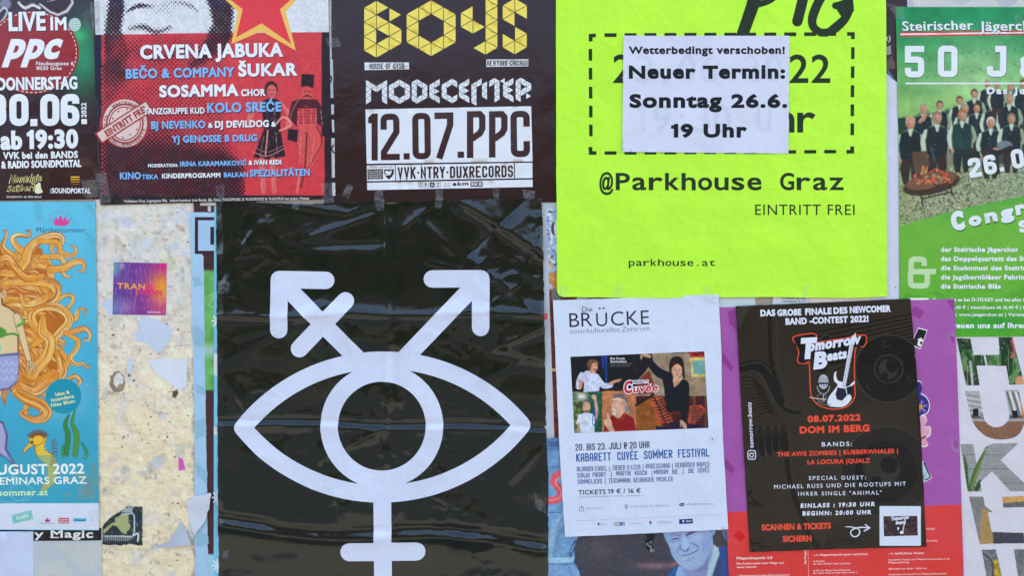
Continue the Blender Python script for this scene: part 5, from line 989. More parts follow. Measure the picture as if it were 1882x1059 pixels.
    for a in ((640, 510, .72), (780, 530, .72), (857, 510, .8), (470, 610, .75), (560, 570, .82), (350, 640, .8), (250, 660, .9), (505, 660, .82), (575, 655, .86), (675, 630, .9), (772, 600, .95), (700, 520, .66)): man(a[0], a[1], a[2], hair=[(120, 108, 96), (150, 146, 140), (80, 62, 50)][int(a[0]) % 3])
    P.line([(230, 740), (262, 700), (250, 730)], 20, SK, 5); man(172, 745, 1.08, hair=(190, 140, 116)); man(335, 715, 1.1, hair=(130, 116, 100)); man(486, 700, 1.0, vest=(24, 62, 58), skirt=(34, 52, 48), hair=(160, 104, 70)); man(660, 745, .98, hair=(196, 190, 186)); man(786, 720, .95)
    P.ell(745, 886, 48, 30, (104, 120, 130), 5); P.ell(690, 910, 20, 12, SK, 4); P.line([(620, 900), (700, 930), (780, 900)], 30, (50, 46, 44), 5); P.poly([(590, 920), (640, 910), (700, 1000), (720, 1060), (690, 1060), (640, 980)], (60, 50, 44), 5)
    P.poly([(180, 925), (270, 918), (290, 1000), (262, 1050), (200, 1050)], (92, 74, 60), 10); P.line([(300, 900), (320, 980)], 14, (60, 80, 90), 5); P.poly([(480, 930), (590, 920), (600, 960), (510, 980)], (40, 50, 44), 6)
    # bowl of embers on its stand: coordinates of the second view (y + 1059)
    P.ell(300, 1120, 176, 62, (66, 56, 46), 5, 1, -12); P.ell(300, 1098, 158, 48, (112, 84, 66), 5, 1, -12)
    for k in range(70): P.ell(r.uniform(190, 420), r.uniform(1062, 1125) - (0), r.uniform(5, 18), r.uniform(4, 9), [(178, 66, 44), (206, 120, 60), (74, 60, 54), (150, 140, 120), (196, 90, 80)][r.integers(5)], 3, .8, r.uniform(-60, 60))
    P.line([(240, 1064), (250, 1010), (262, 1050), (275, 1016)], 8, (228, 140, 70), 6, .8); P.line([(290, 1050), (330, 1030), (370, 1050)], 8, (206, 80, 60), 4)
    for L_ in ([(236, 1190), (250, 1255)], [(410, 1120), (428, 1190)], [(245, 1210), (420, 1168)], [(225, 1178), (400, 1110)]): P.line(L_, 9, (58, 50, 44), 3, 1, False)
    # green foot
    edge = 1372 - (x - 110) * .235 - 12 * np.sin((x - 110) / 260); lo = np.clip((y - edge) / 3, 0, 1)
    P.mix(lo, (98, 166, 60)); P.mix(lo * np.clip(1 - (y - edge) / 110, 0, 1) * np.clip((x - 240) / 200, 0, 1), (78, 150, 66)); P.mix(lo * np.clip((y - 1560) / 500, 0, 1), (76, 156, 46)); P.mix(lo * .3 * fbm(x, y, 120, 8), (140, 190, 80)); P.mix(lo * np.exp(-((x - 700) / 200) ** 2 - ((y - 1960) / 60) ** 2) * .6, (40, 140, 60))
    P.mix(lo * np.clip((fbm(x, y, 50, 61) - .56) * 8, 0, 1) * np.clip((y - 1700) / 80, 0, 1) * .3, (60, 130, 50)); P.grain(.05, 5, 2)
s.paint('background_print', [(84, 44), (1100, 44), (1110, 2042), (120, 2050)], f, 1, 1.35, clip=[np.array([(84, 44), (1100, 44), (1110, 2042), (120, 2050), (106, 1813), (103, 993)])])
GW = (206, 216, 232)
s.text('blackletter_title', 'Steirischer', 122, 190, 60, 432, GW, .05, 1, lay=5, pen=(.9, -.6), asp=.8, shadow=(3, 5, (20, 60, 50))); s.text('blackletter_title', 'Jägerchor', 592, 192, 62, 410, GW, .05, 1, lay=5, pen=(.9, -.6), shadow=(3, 5, (20, 60, 50)))
for y0, c in ((196, (196, 56, 62)), (205, (214, 220, 232)), (214, (196, 56, 62))): s.poly('flag_stripe', [(110, y0), (1100, y0 - 14), (1100, y0 - 4), (110, y0 + 10)], c, 3 + (y0 > 200))
def gt(tx, x, y, H, W, t_, a=0, part='anniversary_lettering'): s.text(part, tx, x, y, H, W, GW, font='k', t_=t_, r=22, ang=a, lay=5, shadow=(3, 4, (30, 90, 60)))
gt('5', 138, 472, 192, 118, 38); gt('0', 338, 470, 192, 120, 38); gt('j', 636, 468, 188, 118, 38)
s.text('anniversary_lettering', 'a', 836, 470, 182, 112, GW, .09, 0, lay=5); s.text('anniversary_lettering', 'hre', 1010, 470, 186, 330, GW, .09, 0, lay=5); s.poly('rule', rect(142, 503, 1100, 513), GW, 4)
s.text('subtitle', 'Das', 638, 573, 42, 122, GW, .08, 0, sp=.18, lay=5); s.text('subtitle', 'Jubiläum', 800, 573, 42, 300, GW, .08, 0, sp=.18, lay=5)
gt('2', 534, 1084, 118, 76, 27, 9, 'date_lettering'); gt('6', 626, 1066, 118, 76, 27, 9, 'date_lettering'); gt('.', 716, 1046, 60, 30, 26, 9, 'date_lettering'); gt('0', 794, 1030, 118, 76, 27, 9, 'date_lettering'); gt('6', 890, 1012, 118, 76, 27, 9, 'date_lettering')
s.view(1620, 320, 3.309)
for ch, x, y, w, H in (('C', 430, 350, 82, 118), ('o', 532, 322, 78, 118), ('n', 628, 302, 78, 116), ('g', 722, 282, 84, 116), ('r', 816, 252, 62, 116), ('e', 884, 236, 78, 116), ('s', 970, 216, 70, 116), ('s', 1040, 200, 70, 116)):
    s.text('venue_lettering', ch, x, y, H if ch == 'C' else 84, w, GW, .12, 11, lay=6, shadow=(4, 7, (44, 110, 50)))
s.text('venue_lettering', 'Saal', 836, 358, 72, 200, GW, .1, 11, lay=6)
s.loops('ampersand', [(ccw(l)) for l in thick(arc_corners([(256, 560), (256, 518), (176, 518), (176, 594, 1), (326, 594)], 24, False), 34)] + thick(arc_corners([(176, 594, 1), (172, 600), (172, 680), (274, 680), (274, 594, 1)], 24, False), 34), (176, 206, 166), 5)
for k, (tx, w) in enumerate((('der Steirische Jägerchor', 472), ('das Doppelquartett des Steirischen', 690), ('die Stubnmusi des Steirischen', 610), ('die Jagdhornbläser Fehring', 530), ('die Steirische Blås', 364))): s.text('programme_lines', tx, 356, 474 + k * 56, 30, w, GW, .075, 0, lay=5)
s.text('ticket_lines', 'Karten gibt es bei Ö-TICKET und bei allen Sängern', 310, 775, 21, 640, GW, .07, 0, lay=5); s.text('ticket_lines', 'Vorverkauf 13,40 € | Abendkasse ab 16,40 € | Kinder frei', 262, 821, 20, 730, GW, .06, 0, lay=5); s.text('ticket_lines', 'Infos: www.jaegerchor.at | Veranstalter', 380, 865, 21, 560, GW, .06, 0, lay=5); s.text('welcome_line', 'Wir freuen uns auf Ihren Besuch', 300, 938, 34, 760, GW, .08, 0, lay=5)
s.poly('white_rest', rect(158, 755, 282, 766), (226, 232, 236), 5)
s.view(); s.tape([(1636, 8), (1660, 12), (1662, 36), (1642, 34)]); s.tape([(1862, 22), (1876, 28), (1880, 62), (1868, 56)], lay=3); s.done()

# ---------------- white poster with letters cut from a photograph
s = Sheet('exhibition_poster', 'white poster with huge slanted letters filled with plant and terrace pictures at the right', 'poster', 1.6, M_MATT, [(1740, 600), (2260, 600), (2260, 1240), (1740, 1240)], (198, 198, 216), 14, amp=.7, seed=101)
s.view(1680, 600, 2.307)
def f(P):
    x, y = P.X, P.Y; r = np.random.default_rng(8); P.c[:] = (120, 120, 122)
    a = y < 262; P.c[a] = (52, 66, 48); P.c[a] = P.c[a] * (1 + .7 * (fbm(x[a], y[a], 16, 3)[:, None] - .5))
    for k in range(26):
        cx = r.uniform(180, 560); cy = r.uniform(130, 280); P.line([(cx, cy), (cx + r.normal(0, 16), cy - 60), (cx + r.normal(0, 34), cy - r.uniform(90, 150))], [22, 20, 3], [(46, 82, 48), (70, 110, 66), (34, 60, 42), (96, 130, 90)][r.integers(4)], 3)
        P.line([(cx + 6, cy), (cx + 6, cy - 90)], 1.6, (170, 190, 170), 1.5, .6)
    for k in range(40): xx = r.uniform(180, 560); yy = r.uniform(50, 250); P.line([(xx, yy), (xx + 6, yy - 4)], 2, (206, 214, 206), 1.5, .8, False)
    P.line([(236, 150), (246, 250)], 10, (196, 196, 204), 3, .8); P.line([(412, 60), (424, 110), (410, 130)], 10, (190, 90, 90), 4); P.line([(296, 120), (305, 165)], 9, (190, 190, 200), 2); P.ell(450, 235, 24, 26, (190, 140, 110), 5)
    b_ = (y >= 262) & (y < 490); P.c[b_] = (160, 162, 170); P.mix(b_ * np.clip((y - 400) / 5, 0, 1), (128, 96, 80)); P.mix(b_ * np.clip(1 - np.abs(y - 384) / 12, 0, 1), (70, 60, 60))
    for k in range(9): P.line([(200 + k * 6, 290 + k * 11), (290, 300 + k * 12)], 3, (196, 198, 206) if k % 2 else (100, 100, 108), 2, .9, False)
    for k in range(8): P.line([(392 + k * 12, 280), (420 + k * 14, 385)], 7, (206, 208, 216) if k % 2 else (90, 88, 92), 3, 1, False)
    for q in ([(247, 350), (270, 348), (270, 380), (247, 382)], [(412, 358), (436, 356), (438, 388), (416, 388)]): P.poly(q, (36, 32, 34), 2)
    P.line([(455, 300), (464, 390)], 16, (176, 110, 70), 4)
    c_ = (y >= 490) & (y < 712); P.c[c_] = (142, 144, 150)
    for k in range(6): P.mix(c_ * np.clip(1 - np.abs(y - 545 - k * 30 + (x - 330) * .0) / 2, 0, 1) * .7 * (k % 2 == 0), (84, 84, 90))
    P.mix(c_ * np.clip((x - 430) / 4, 0, 1) * np.clip((640 - y) / 4, 0, 1), (104, 160, 210)); P.line([(236, 690), (262, 610), (308, 512)], [24, 22, 2], (78, 104, 58), 2); P.line([(240, 690), (268, 610), (306, 520)], 2, (168, 180, 130), 1.5); P.line([(222, 690), (218, 600), (208, 545)], [16, 14, 2], (66, 92, 56), 2); P.line([(262, 690), (280, 660)], [20, 3], (56, 80, 60), 2)
    for k in range(7): P.line([(350, 640 + k * 9), (460, 640 + k * 9)], 2, (96, 94, 100), 1.5, .6, False)
    d_ = (y >= 712) & (y < 935); P.c[d_] = (136, 134, 138); P.mix(d_ * .6 * fbm(x, y, 34, 9), (96, 94, 96)); P.poly([(285, 770), (322, 790), (345, 925), (276, 925)], (160, 132, 88), 3); P.poly([(330, 872), (460, 876), (470, 925), (335, 925)], (74, 72, 84), 3); P.poly([(365, 724), (470, 718), (470, 745), (372, 752)], (190, 150, 96), 3); P.poly([(372, 750), (470, 742), (470, 775), (378, 775)], (100, 98, 104), 3)
    e_ = y >= 935; P.c[e_] = (120, 120, 130); P.line([(345, 1000), (352, 1060), (340, 1100)], 26, (190, 160, 60), 4); P.line([(286, 960), (330, 1000), (330, 1060)], 5, (60, 60, 70), 3); P.mix(e_ * .4 * (fbm(x, y, 20, 9) > .5), (70, 84, 76))
    P.mix((x > 470) * .9, (130, 130, 140)); P.grain(.12, 6, 4)
H1 = np.array([(178, 50), (236, 52), (250, 120), (292, 122), (288, 66), (292, 50), (352, 46), (368, 120), (374, 46), (414, 46), (440, 120), (462, 248), (404, 248), (386, 170), (268, 168), (276, 248), (217, 251)])
H1 = [np.array([(178, 50), (236, 52), (250, 122), (360, 120), (356, 46), (414, 46), (466, 246), (402, 248), (388, 168), (262, 166), (275, 250), (218, 251)])]
U1 = [np.concatenate([[(213, 274), (274, 274), (285, 340)], spline([(285, 340), (298, 400), (330, 426), (368, 424), (396, 400), (402, 370)], 5), [(382, 270), (440, 270), (470, 400)], spline([(470, 400), (440, 460), (380, 480), (310, 470), (262, 430), (238, 380), (213, 274)], 5)])]
K1 = [np.array([(194, 499), (248, 499), (262, 580), (300, 512), (330, 497), (440, 495), (364, 568), (500, 700), (404, 700), (328, 614), (278, 660), (284, 700), (225, 702)])]
T1 = [np.array([(230, 722), (290, 722), (298, 762), (330, 786), (310, 790), (326, 872), (462, 876), (466, 920), (276, 923)]), np.array([(369, 724), (520, 716), (530, 766), (376, 769)])]
I1 = [np.array([(284, 948), (344, 946), (372, 1070), (390, 1200), (330, 1200)]), np.array([(420, 946), (480, 946), (520, 1200), (460, 1200)])]
s.paint('picture_filled_letters', [(170, 40), (560, 40), (560, 1200), (170, 1200)], f, 1, 1.3, clip=H1 + U1 + K1 + T1 + I1); s.view(); s.done()

# ---------------- purple and red poster
s = Sheet('programme_poster', 'purple over red programme poster mostly covered by the black band contest poster', 'poster', 3.3, M_SATIN, [(1314, 566), (1752, 549), (1756, 640), (1760, 760), (1774, 1200), (1345, 1200), (1332, 905)], (150, 84, 160), 14, amp=.7, seed=111)
s.paint('two_colour_print', [(1315, 567), (1751, 550), (1780, 1200), (1346, 1200)], lambda P: (P.c.__setitem__(slice(None), (154, 88, 164)), P.mix(np.clip((P.Y - 941 + (P.X - 1334) * .032) / 1.5, 0, 1), (206, 66, 66)), P.mix(np.clip((fbm(P.X, P.Y, 60, 3) - .5) * 2, 0, 1) * .15, (190, 120, 190))), 1, 3,
        clip=[np.array([(1315, 567), (1751, 550), (1755, 640), (1759, 760), (1773, 1200), (1346, 1200), (1333, 905)])])
for q in ([(1337, 572), (1351, 568), (1353, 606), (1340, 596)], [(1314, 628), (1328, 648), (1348, 676), (1344, 684), (1322, 660)], [(1678, 562), (1697, 572), (1690, 586), (1672, 578)], [(1738, 552), (1752, 552), (1752, 574)], [(1742, 616), (1752, 618), (1751, 632)], [(1750, 806), (1760, 812), (1758, 826), (1750, 820)], [(1334, 842), (1350, 862), (1344, 872), (1330, 858)]): s.poly('residue_patch', rough(q, .5, 4), (138, 66, 140), 2)
s.poly('residue_patch', rough([(1348, 985), (1356, 974), (1371, 986), (1360, 996)], .5, 4), (196, 40, 44), 2)
def st_(part, L_, c, w=2.0):
    L_ = np.array(L_, float); cen = L_.mean(0); s.poly(part, cen + (L_ - cen) * 1.0, (226, 220, 234), 3); d = L_ - cen; n = np.hypot(*d.T)[:, None]; s.poly(part, cen + d * (1 - w / n), c, 4)
st_('black_letter_sticker', [(1686, 602), (1703, 607), (1690, 642), (1672, 634)], (34, 30, 40)); s.text('black_letter_sticker', 't', 1681, 634, 20, 11, (214, 216, 226), .06, -20, lay=6)
st_('flower_sticker', spline([(1684, 700), (1692, 704), (1693, 714), (1690, 722), (1700, 728), (1707, 742), (1704, 758), (1694, 764), (1680, 766), (1676, 720)], 4, True), (62, 52, 130))
for k in range(18): a = math.radians(k * 20); s.stroke('flower_sticker', [(1690 + 4 * math.cos(a), 748 + 4 * math.sin(a)), (1690 + 13 * math.cos(a), 748 + 13 * math.sin(a))], 1.6, [(110, 100, 176), (54, 44, 120), (160, 150, 206)][k % 3], 5 + k % 2 * .4)
s.poly('flower_sticker', ellipse(1690, 748, 4), (196, 140, 60), 6)
st_('hand_sticker', spline([(1684, 766), (1698, 764), (1702, 774), (1696, 784), (1708, 784), (1708, 800), (1700, 806), (1704, 818), (1694, 822), (1688, 814), (1680, 790)], 4, True), (206, 152, 180)); s.stroke('hand_sticker', [(1688, 808), (1700, 802)], 3, (110, 60, 80), 6)
st_('pale_sticker', [(1694, 846), (1711, 878), (1697, 887), (1686, 870)], (170, 196, 216)); s.stroke('pale_sticker', [(1696, 850), (1708, 877), (1698, 883)], 2.4, (50, 60, 90), 6)
s.view(1310, 790, 3.938); RW = (236, 206, 206)
s.text('programme_text', 'Pflegestützpunkt 3.0', 168, 938, 19, 258, RW, .07, 1, lay=3); s.text('programme_text', 'Das Radioprojekt über Pflege und', 168, 974, 14, 340, RW, .06, 1, lay=3); s.text('programme_text', 'deren Zukunft', 170, 1000, 14, 140, RW, .06, 1, lay=3); s.text('programme_text', 'Das Programm', 672, 970, 15, 130, RW, .06, 91, lay=3)
s.stroke('rule', [(684, 868), (694, 1240)], 2, RW, 3)
for x0, y0, tx, w in ((768, 912, 'Pflegestützpunkt goes Lendwirbel', 346), (1310, 902, 'GePFLEGtes Theater', 214)): s.text('programme_text', tx, x0, y0, 14, w, RW, .06, 1.2, lay=3); s.stroke('arrow', [(x0 - 48, y0 - 4), (x0 - 12, y0 - 6)], 2.2, RW, 3); s.stroke('arrow', [(x0 - 24, y0 - 14), (x0 - 12, y0 - 6), (x0 - 24, y0 + 3)], 2.2, RW, 3)
for x0, y0, tx, w in ((720, 958, '05.06.2022', 86), (720, 976, 'am „Hier ist Platz“ (nahe Lendplatz)', 270), (720, 1024, '16.30 Uhr Pflege-Tanz-Flashmob', 270), (722, 1042, 'Der dabei! Tanzt mit oder schau vorbei :)', 316), (1266, 946, 'Interaktives Theater und Weltcafé mit Menschen in der', 444), (1266, 966, 'Pflegeausbildung', 146), (1266, 1012, '08.11.2022 von 16.30 – 18.00 Uhr', 280), (1268, 1052, 'Kooperation mit InterACT und Pflegeausbildungsstätten', 420), (176, 1060, '1. Pflegestützpunkt Podcast Erfahrungsaustausch', 376), (1540, 722, '09.2022', 60), (1540, 808, 'Erwachsen', 78)): s.text('fine_print', tx, x0, y0, 11, w, RW, .045, 1.1, lay=3)
s.view(); s.tape([(1737, 612), (1750, 608), (1756, 622), (1742, 626)]); s.tape([(1742, 800), (1760, 806), (1762, 836), (1748, 828)]); s.done()

# ---------------- lime poster
s = Sheet('lime_poster', 'neon lime green poster with dark monospaced lettering inside a dashed frame', 'poster', 4.2, M_LIME, rough([(1021, -300), (1626, -300), (1626, 0), (1628, 545), (1560, 548), (1400, 546), (1200, 548), (1034, 546), (1027, 543), (1023.5, 536), (1022, 300)], .15, 20), (176, 249, 70), 14, amp=1.9, seed=121)
s.view(1010, 0, 1.891); IK = (48, 58, 42)
for k in range(12): pass
def dash(p, q, n, w=14, f0=.62):
    p, q = np.array(p, float), np.array(q, float)
    for k in range(n): s.stroke('dashed_frame', [p + (q - p) * k / n, p + (q - p) * (k + f0) / n], w, IK, 3)
dash((190, 124), (1020, 120), 12, 13, .6); dash((190, 533), (1020, 528), 12, 12, .6); dash((141, 172), (143, 500), 5, 12, .62); dash((1050, 166), (1048, 496), 5, 12, .62)
for L_ in ([(142, 146), (142, 126), (160, 125)], [(1030, 120), (1050, 120), (1050, 138)], [(141, 512), (142, 533), (162, 533)], [(1028, 529), (1048, 528), (1048, 510)]): s.stroke('dashed_frame', L_, 13, IK, 3)
s.text('date_lettering', '23.06.2022', 220, 290, 98, 752, IK, .025, 0, mono=.78, lay=3); s.text('time_lettering', '19:30', 296, 462, 102, 330, IK, .03, 0, mono=.78, lay=3); s.text('time_lettering', 'Uhr', 714, 462, 102, 206, IK, .03, 0, mono=.78, lay=3)
s.text('venue_lettering', '@Parkhouse', 172, 662, 60, 562, IK, .035, 0, mono=.80, xh=.72); s.text('venue_lettering', 'Graz', 798, 662, 60, 220, IK, .035, 0, mono=.80, xh=.72)
s.text('entry_lettering', 'EINTRITT FREI', 712, 748, 36, 344, IK, .005, 0, sp=.08); s.text('web_lettering', 'parkhouse.at', 274, 925, 24, 300, IK, .02, 0, mono=.8, xh=.72)
s.stroke('brush_strokes', [(728, -60), (700, 30), (664, 132)], [50, 44, 40], IK, 4, smooth=True); s.stroke('brush_strokes', [(700, 24), (760, 4), (800, -30)], [20, 22, 26], IK, 5, smooth=True, cap='round')
s.stroke('brush_strokes', [(890, -60), (872, 20), (858, 76)], 36, IK, 4, 'round', smooth=True)
s.stroke('brush_strokes', [(1010, -60), (950, -20), (914, 50), (912, 92), (940, 114), (980, 108), (1018, 74), (1036, 40), (1034, 22), (990, 22)], [30, 32, 32, 28, 26, 28, 28, 28, 30, 24], IK, 5, 'round', smooth=True)
s.poly('brush_strokes', [(980, 14), (1050, -10), (1054, 40), (1000, 100), (960, 130), (930, 128), (1010, 60)], IK, 6)
s.view(); s.tape([(1128, 524), (1146, 526), (1140, 546), (1126, 546)]); s.tape([(1286, 524), (1304, 528), (1306, 547), (1288, 547)]); s.tape([(1472, 526), (1484, 524), (1480, 547), (1470, 547)]); s.tape([(1026, 526), (1044, 528), (1042, 545), (1030, 546)]); s.done()
s = Sheet('date_change_notice', 'white notice with four bold black lines stuck on the lime poster', 'notice', 5.6, M_MATT, [(1145, 67), (1448, 67), (1447, 283), (1143, 280)], (196, 202, 232), 12, amp=.8, seed=123)
s.view(1010, 0, 1.891); GH = (186, 196, 224)
s.text('show_through_print', '3.06.20', 296, 290, 96, 510, GH, .02, 0, mono=.78, lay=1); s.text('show_through_print', '19:30', 300, 462, 98, 326, GH, .03, 0, mono=.78, lay=1); s.text('show_through_print', 'U', 716, 462, 98, 52, GH, .03, 0, lay=1)
NK = (30, 30, 40)
for tx, x, y, H, W, b_ in (('Wetterbedingt verschoben!', 274, 190, 26, 540, .075), ('Neuer Termin:', 274, 276, 46, 541, .09), ('Sonntag 26.6.', 276, 377, 48, 546, .09), ('19 Uhr', 420, 480, 48, 262, .09)): s.text('notice_lettering', tx, x, y, H, W, NK, b_, 0, xh=.74)
s.view(); s.done()

# ---------------- white cabaret leaflet
s = Sheet('cabaret_poster', 'white cabaret festival poster with a photo collage and blue narrow lettering', 'poster', 4.8, M_MATT, rough([(1016, 552), (1120, 549), (1319, 541), (1324, 640), (1326, 780), (1337, 972), (1200, 979), (1038, 986), (1030, 860), (1026, 780)], .2, 14), (196, 208, 238), 14, amp=1.1, seed=131,
          relief=lambda x, y: crease(x, y, (1036, 956), (1336, 944), .7, 3) + crease(x, y, (1130, 545), (1120, 620), .7, 12))
s.ang = 2.2
s.view(1000, 540, 3.782); DK = (52, 48, 66)
s.text('house_name', 'Die', 263, 126, 34, 70, DK, .0, 2.4); s.text('house_name', 'BR', 176, 232, 96, 160, DK, -.008, 2.4); s.text('house_name', 'U', 362, 226, 92, 76, DK, -.008, 2.4); s.text('house_name', 'CKE', 464, 222, 96, 264, DK, -.008, 2.4, sp=.05)
for xx in (384, 411): s.poly('house_name', ellipse(xx, 102 - (xx - 384) * .03, 6.5), DK, 4)
s.text('house_name', 'soziokulturelles', 180, 276, 32, 344, (96, 96, 120), -.028, 2.2); s.text('house_name', 'Zentrum', 538, 264, 36, 192, (96, 96, 120), -.028, 2.2)
s.view(1040, 640, 6.619)
def f(P):
    x, y = P.X, P.Y; r = np.random.default_rng(6); P.c[:] = (44, 40, 52)
    P.line([(485, 60), (488, 420)], 24, (36, 76, 150), 8, 1, False); P.line([(450, 80), (448, 240)], [30, 16], (30, 66, 140), 10); P.line([(835, 80), (830, 300)], 14, (90, 54, 50), 8, .8, False)
    P.poly([(400, 470), (700, 455), (850, 400), (850, 530), (80, 545), (80, 500)], (58, 46, 50), 10)
    # man with arms out
    SH_ = (184, 192, 224); SK = (196, 142, 118)
    P.poly([(250, 270), (350, 300), (410, 350), (416, 420), (400, 520), (210, 540), (220, 430), (160, 360), (190, 310)], SH_, 6); P.line([(190, 320), (160, 400), (150, 470)], [60, 70, 60], SH_, 6); P.line([(370, 340), (450, 450), (540, 450)], [60, 70, 56], SH_, 6); P.line([(540, 430), (600, 400), (670, 380)], [40, 30, 10], SK, 5); P.line([(600, 396), (640, 408)], 12, SK, 4); P.line([(150, 380), (180, 420), (170, 480)], [10, 44, 40], SK, 6); P.line([(190, 400), (215, 408)], 12, SK, 4)
    for L_ in ([(240, 340), (260, 400), (250, 500)], [(330, 330), (322, 420)], [(440, 450), (500, 470)]): P.line(L_, 6, (140, 148, 186), 8, .7)
    P.ell(330, 236, 52, 76, SK, 6, 1, 12); P.poly(spline([(262, 240), (256, 180), (290, 140), (350, 138), (392, 168), (388, 190), (340, 178), (310, 210), (296, 260), (280, 262)], 4, True), (110, 84, 70), 8); P.line([(340, 262), (360, 250), (366, 268), (350, 276)], 9, (110, 46, 46), 4); P.line([(340, 212), (372, 208)], 5, (90, 60, 56), 4); P.ell(352, 236, 14, 10, (220, 170, 146), 8, .7)
    # lower left: man with lead in front of green ornament
    m = (x < 460) & (y > 530); P.c[m] = (72, 92, 60); P.mix(m * np.clip((fbm(x, y, 34, 4) - .5) * 6, 0, 1), (126, 140, 76)); P.mix(m * np.exp(-((x - 190) / 70) ** 2 - ((y - 590) / 50) ** 2), (206, 214, 224)); P.mix(m * np.clip((x - 270) / 30, 0, 1), (44, 92, 76))
    for cx, cy, rr in ((420, 790, 24), (410, 600, 60), (330, 600, 40), (420, 920, 50)): P.line(ellipse(cx, cy, rr, rr, 30), 7, (80, 130, 112), 4, .8)
    P.poly([(150, 810), (250, 776), (330, 800), (352, 850), (344, 1024), (170, 1030), (166, 930), (124, 920)], (196, 208, 236), 6); P.line([(345, 600), (366, 700), (372, 800), (350, 880)], [40, 36, 30, 20], (190, 146, 126), 5); P.ell(338, 590, 32, 26, (200, 156, 134), 5); P.line([(152, 920), (150, 1030)], 34, (180, 136, 116), 5, 1, False)
    P.ell(248, 712, 46, 66, (204, 156, 134), 5); P.ell(248, 664, 38, 18, (190, 150, 130), 8); P.ell(250, 770, 30, 18, (120, 84, 70), 8, .7); P.line([(222, 712), (240, 714)], 5, (90, 60, 56), 3); P.line([(258, 714), (276, 712)], 5, (90, 60, 56), 3); P.line([(236, 756), (262, 756)], 5, (130, 80, 74), 3)
    P.line([(340, 640), (330, 780), (322, 900), (338, 936), (352, 900), (348, 740)], 12, (50, 90, 160), 4)
    # lower middle: bearded man in red
    m = (x > 440) & (x < 850) & (y > 520); P.c[m] = (186, 120, 82)
    for k in range(9): P.line([(445, 560 + k * 56), (850, 552 + k * 56)], 4, (150, 84, 56), 4, .7, False)
    P.line([(690, 530), (760, 640), (780, 800)], [70, 70, 40], (140, 106, 80), 30, .5); P.poly([(455, 1010), (470, 900), (560, 810), (700, 780), (820, 850), (850, 1000)], (146, 42, 44), 6); P.poly([(610, 800), (660, 820), (740, 780), (700, 870), (620, 900)], (166, 56, 52), 5)
    P.poly(spline([(560, 600), (600, 560), (680, 570), (735, 620), (740, 700), (700, 780), (640, 850), (590, 830), (570, 780), (548, 690), (566, 650)], 5, True), (206, 160, 140), 6); P.poly(spline([(560, 590), (600, 552), (690, 560), (745, 620), (746, 690), (715, 640), (640, 600), (580, 612)], 5, True), (116, 100, 104), 7); P.poly(spline([(700, 640), (740, 690), (770, 760), (730, 800), (706, 720)], 4, True), (140, 130, 130), 8)
    P.line([(556, 748), (580, 740), (600, 760)], 18, (196, 196, 200), 8); P.ell(582, 790, 24, 26, (206, 204, 206), 8); P.line([(570, 640), (630, 644)], 6, (90, 80, 84), 3); P.line([(566, 660), (590, 664)], 6, (90, 64, 56), 3); P.ell(716, 690, 14, 26, (196, 140, 122), 4)
    P.line([(500, 790), (520, 870), (520, 920)], [20, 40, 76], (210, 166, 146), 5); P.line([(500, 900), (530, 960), (560, 1000)], [80, 70, 50], (206, 160, 140), 5)
    # right: woman in black leaning
    m = (x > 850) & (y > 60); P.c[m] = (150, 132, 112); P.mix(m * (y > 580), (84, 52, 48)); P.mix(m * (y > 580) * (np.sin(x / 22.0) > .75) * (x > 1480) * .6, (130, 84, 66)); 
    for k in range(9): P.line(spline([(1040 + k * 22, 80), (1120 + k * 14, 160 + k * 9), (1060 + k * 20, 230), (1180 + k * 8, 300)], 4), 4, (190, 170, 140) if k % 2 else (120, 92, 76), 4, .6)
    for k in range(7): P.line([(1490, 360 + k * 30), (1560, 340 + k * 30 + 10 * math.sin(k)), (1700, 350 + k * 30)], 4, (120, 92, 76), 4, .6)
    P.poly([(840, 60), (1040, 60), (1050, 130), (960, 290), (900, 350), (850, 420)], (44, 42, 52), 10); P.poly([(930, 330), (1010, 270), (1060, 400), (1060, 560), (850, 560), (850, 420)], (130, 66, 50), 10); P.poly([(850, 690), (1050, 560), (1100, 590), (1170, 1010), (850, 1010)], (150, 92, 44), 10); P.line([(850, 690), (1060, 565)], 30, (52, 44, 48), 8, 1, False); P.mix((x > 850) * (x < 1060) * (y > 700) * np.clip((fbm(x, y, 60, 4) - .4) * 3, 0, 1) * .5, (110, 76, 50))
    P.poly([(1490, 120), (1680, 110), (1690, 350), (1520, 345), (1520, 220)], (206, 180, 90), 5); P.poly([(1530, 150), (1680, 140), (1685, 315), (1540, 322)], (110, 160, 160), 8); P.mix((x > 1500) * (y < 105) * 1.0, (176, 46, 56)); P.line([(1550, 60), (1580, 80), (1640, 50), (1670, 80)], 16, (40, 32, 44), 4)
    Z = (176, 84, 62)
    for q in ([(1020, 600), (1170, 590), (1300, 900), (1120, 930)], [(1480, 900), (1500, 700), (1640, 690), (1700, 750), (1620, 860), (1490, 940)]):
        P.poly(q, Z, 8)
    for k in range(9): P.line([(1022 + k * 18, 612 + k * 36), (1070 + k * 16, 604 + k * 38), (1105 + k * 16, 650 + k * 34), (1150 + k * 16, 618 + k * 35), (1175 + k * 15, 640 + k * 34)], [6, 17, 13, 16, 4], (44, 32, 38), 4)
    for k in range(6): P.line(spline([(1496, 760 + k * 36), (1560, 715 + k * 30), (1620, 730 + k * 26), (1690, 760 + k * 22)], 4), [4, 16, 13, 4], (44, 32, 38), 4)
    P.poly([(1090, 940), (1190, 960), (1330, 880), (1720, 960), (1720, 1010), (1080, 1010)], (60, 50, 72), 10); P.line([(1250, 790), (1300, 780), (1380, 780)], 40, (120, 62, 44), 20, .7)
    B_ = (36, 42, 56)
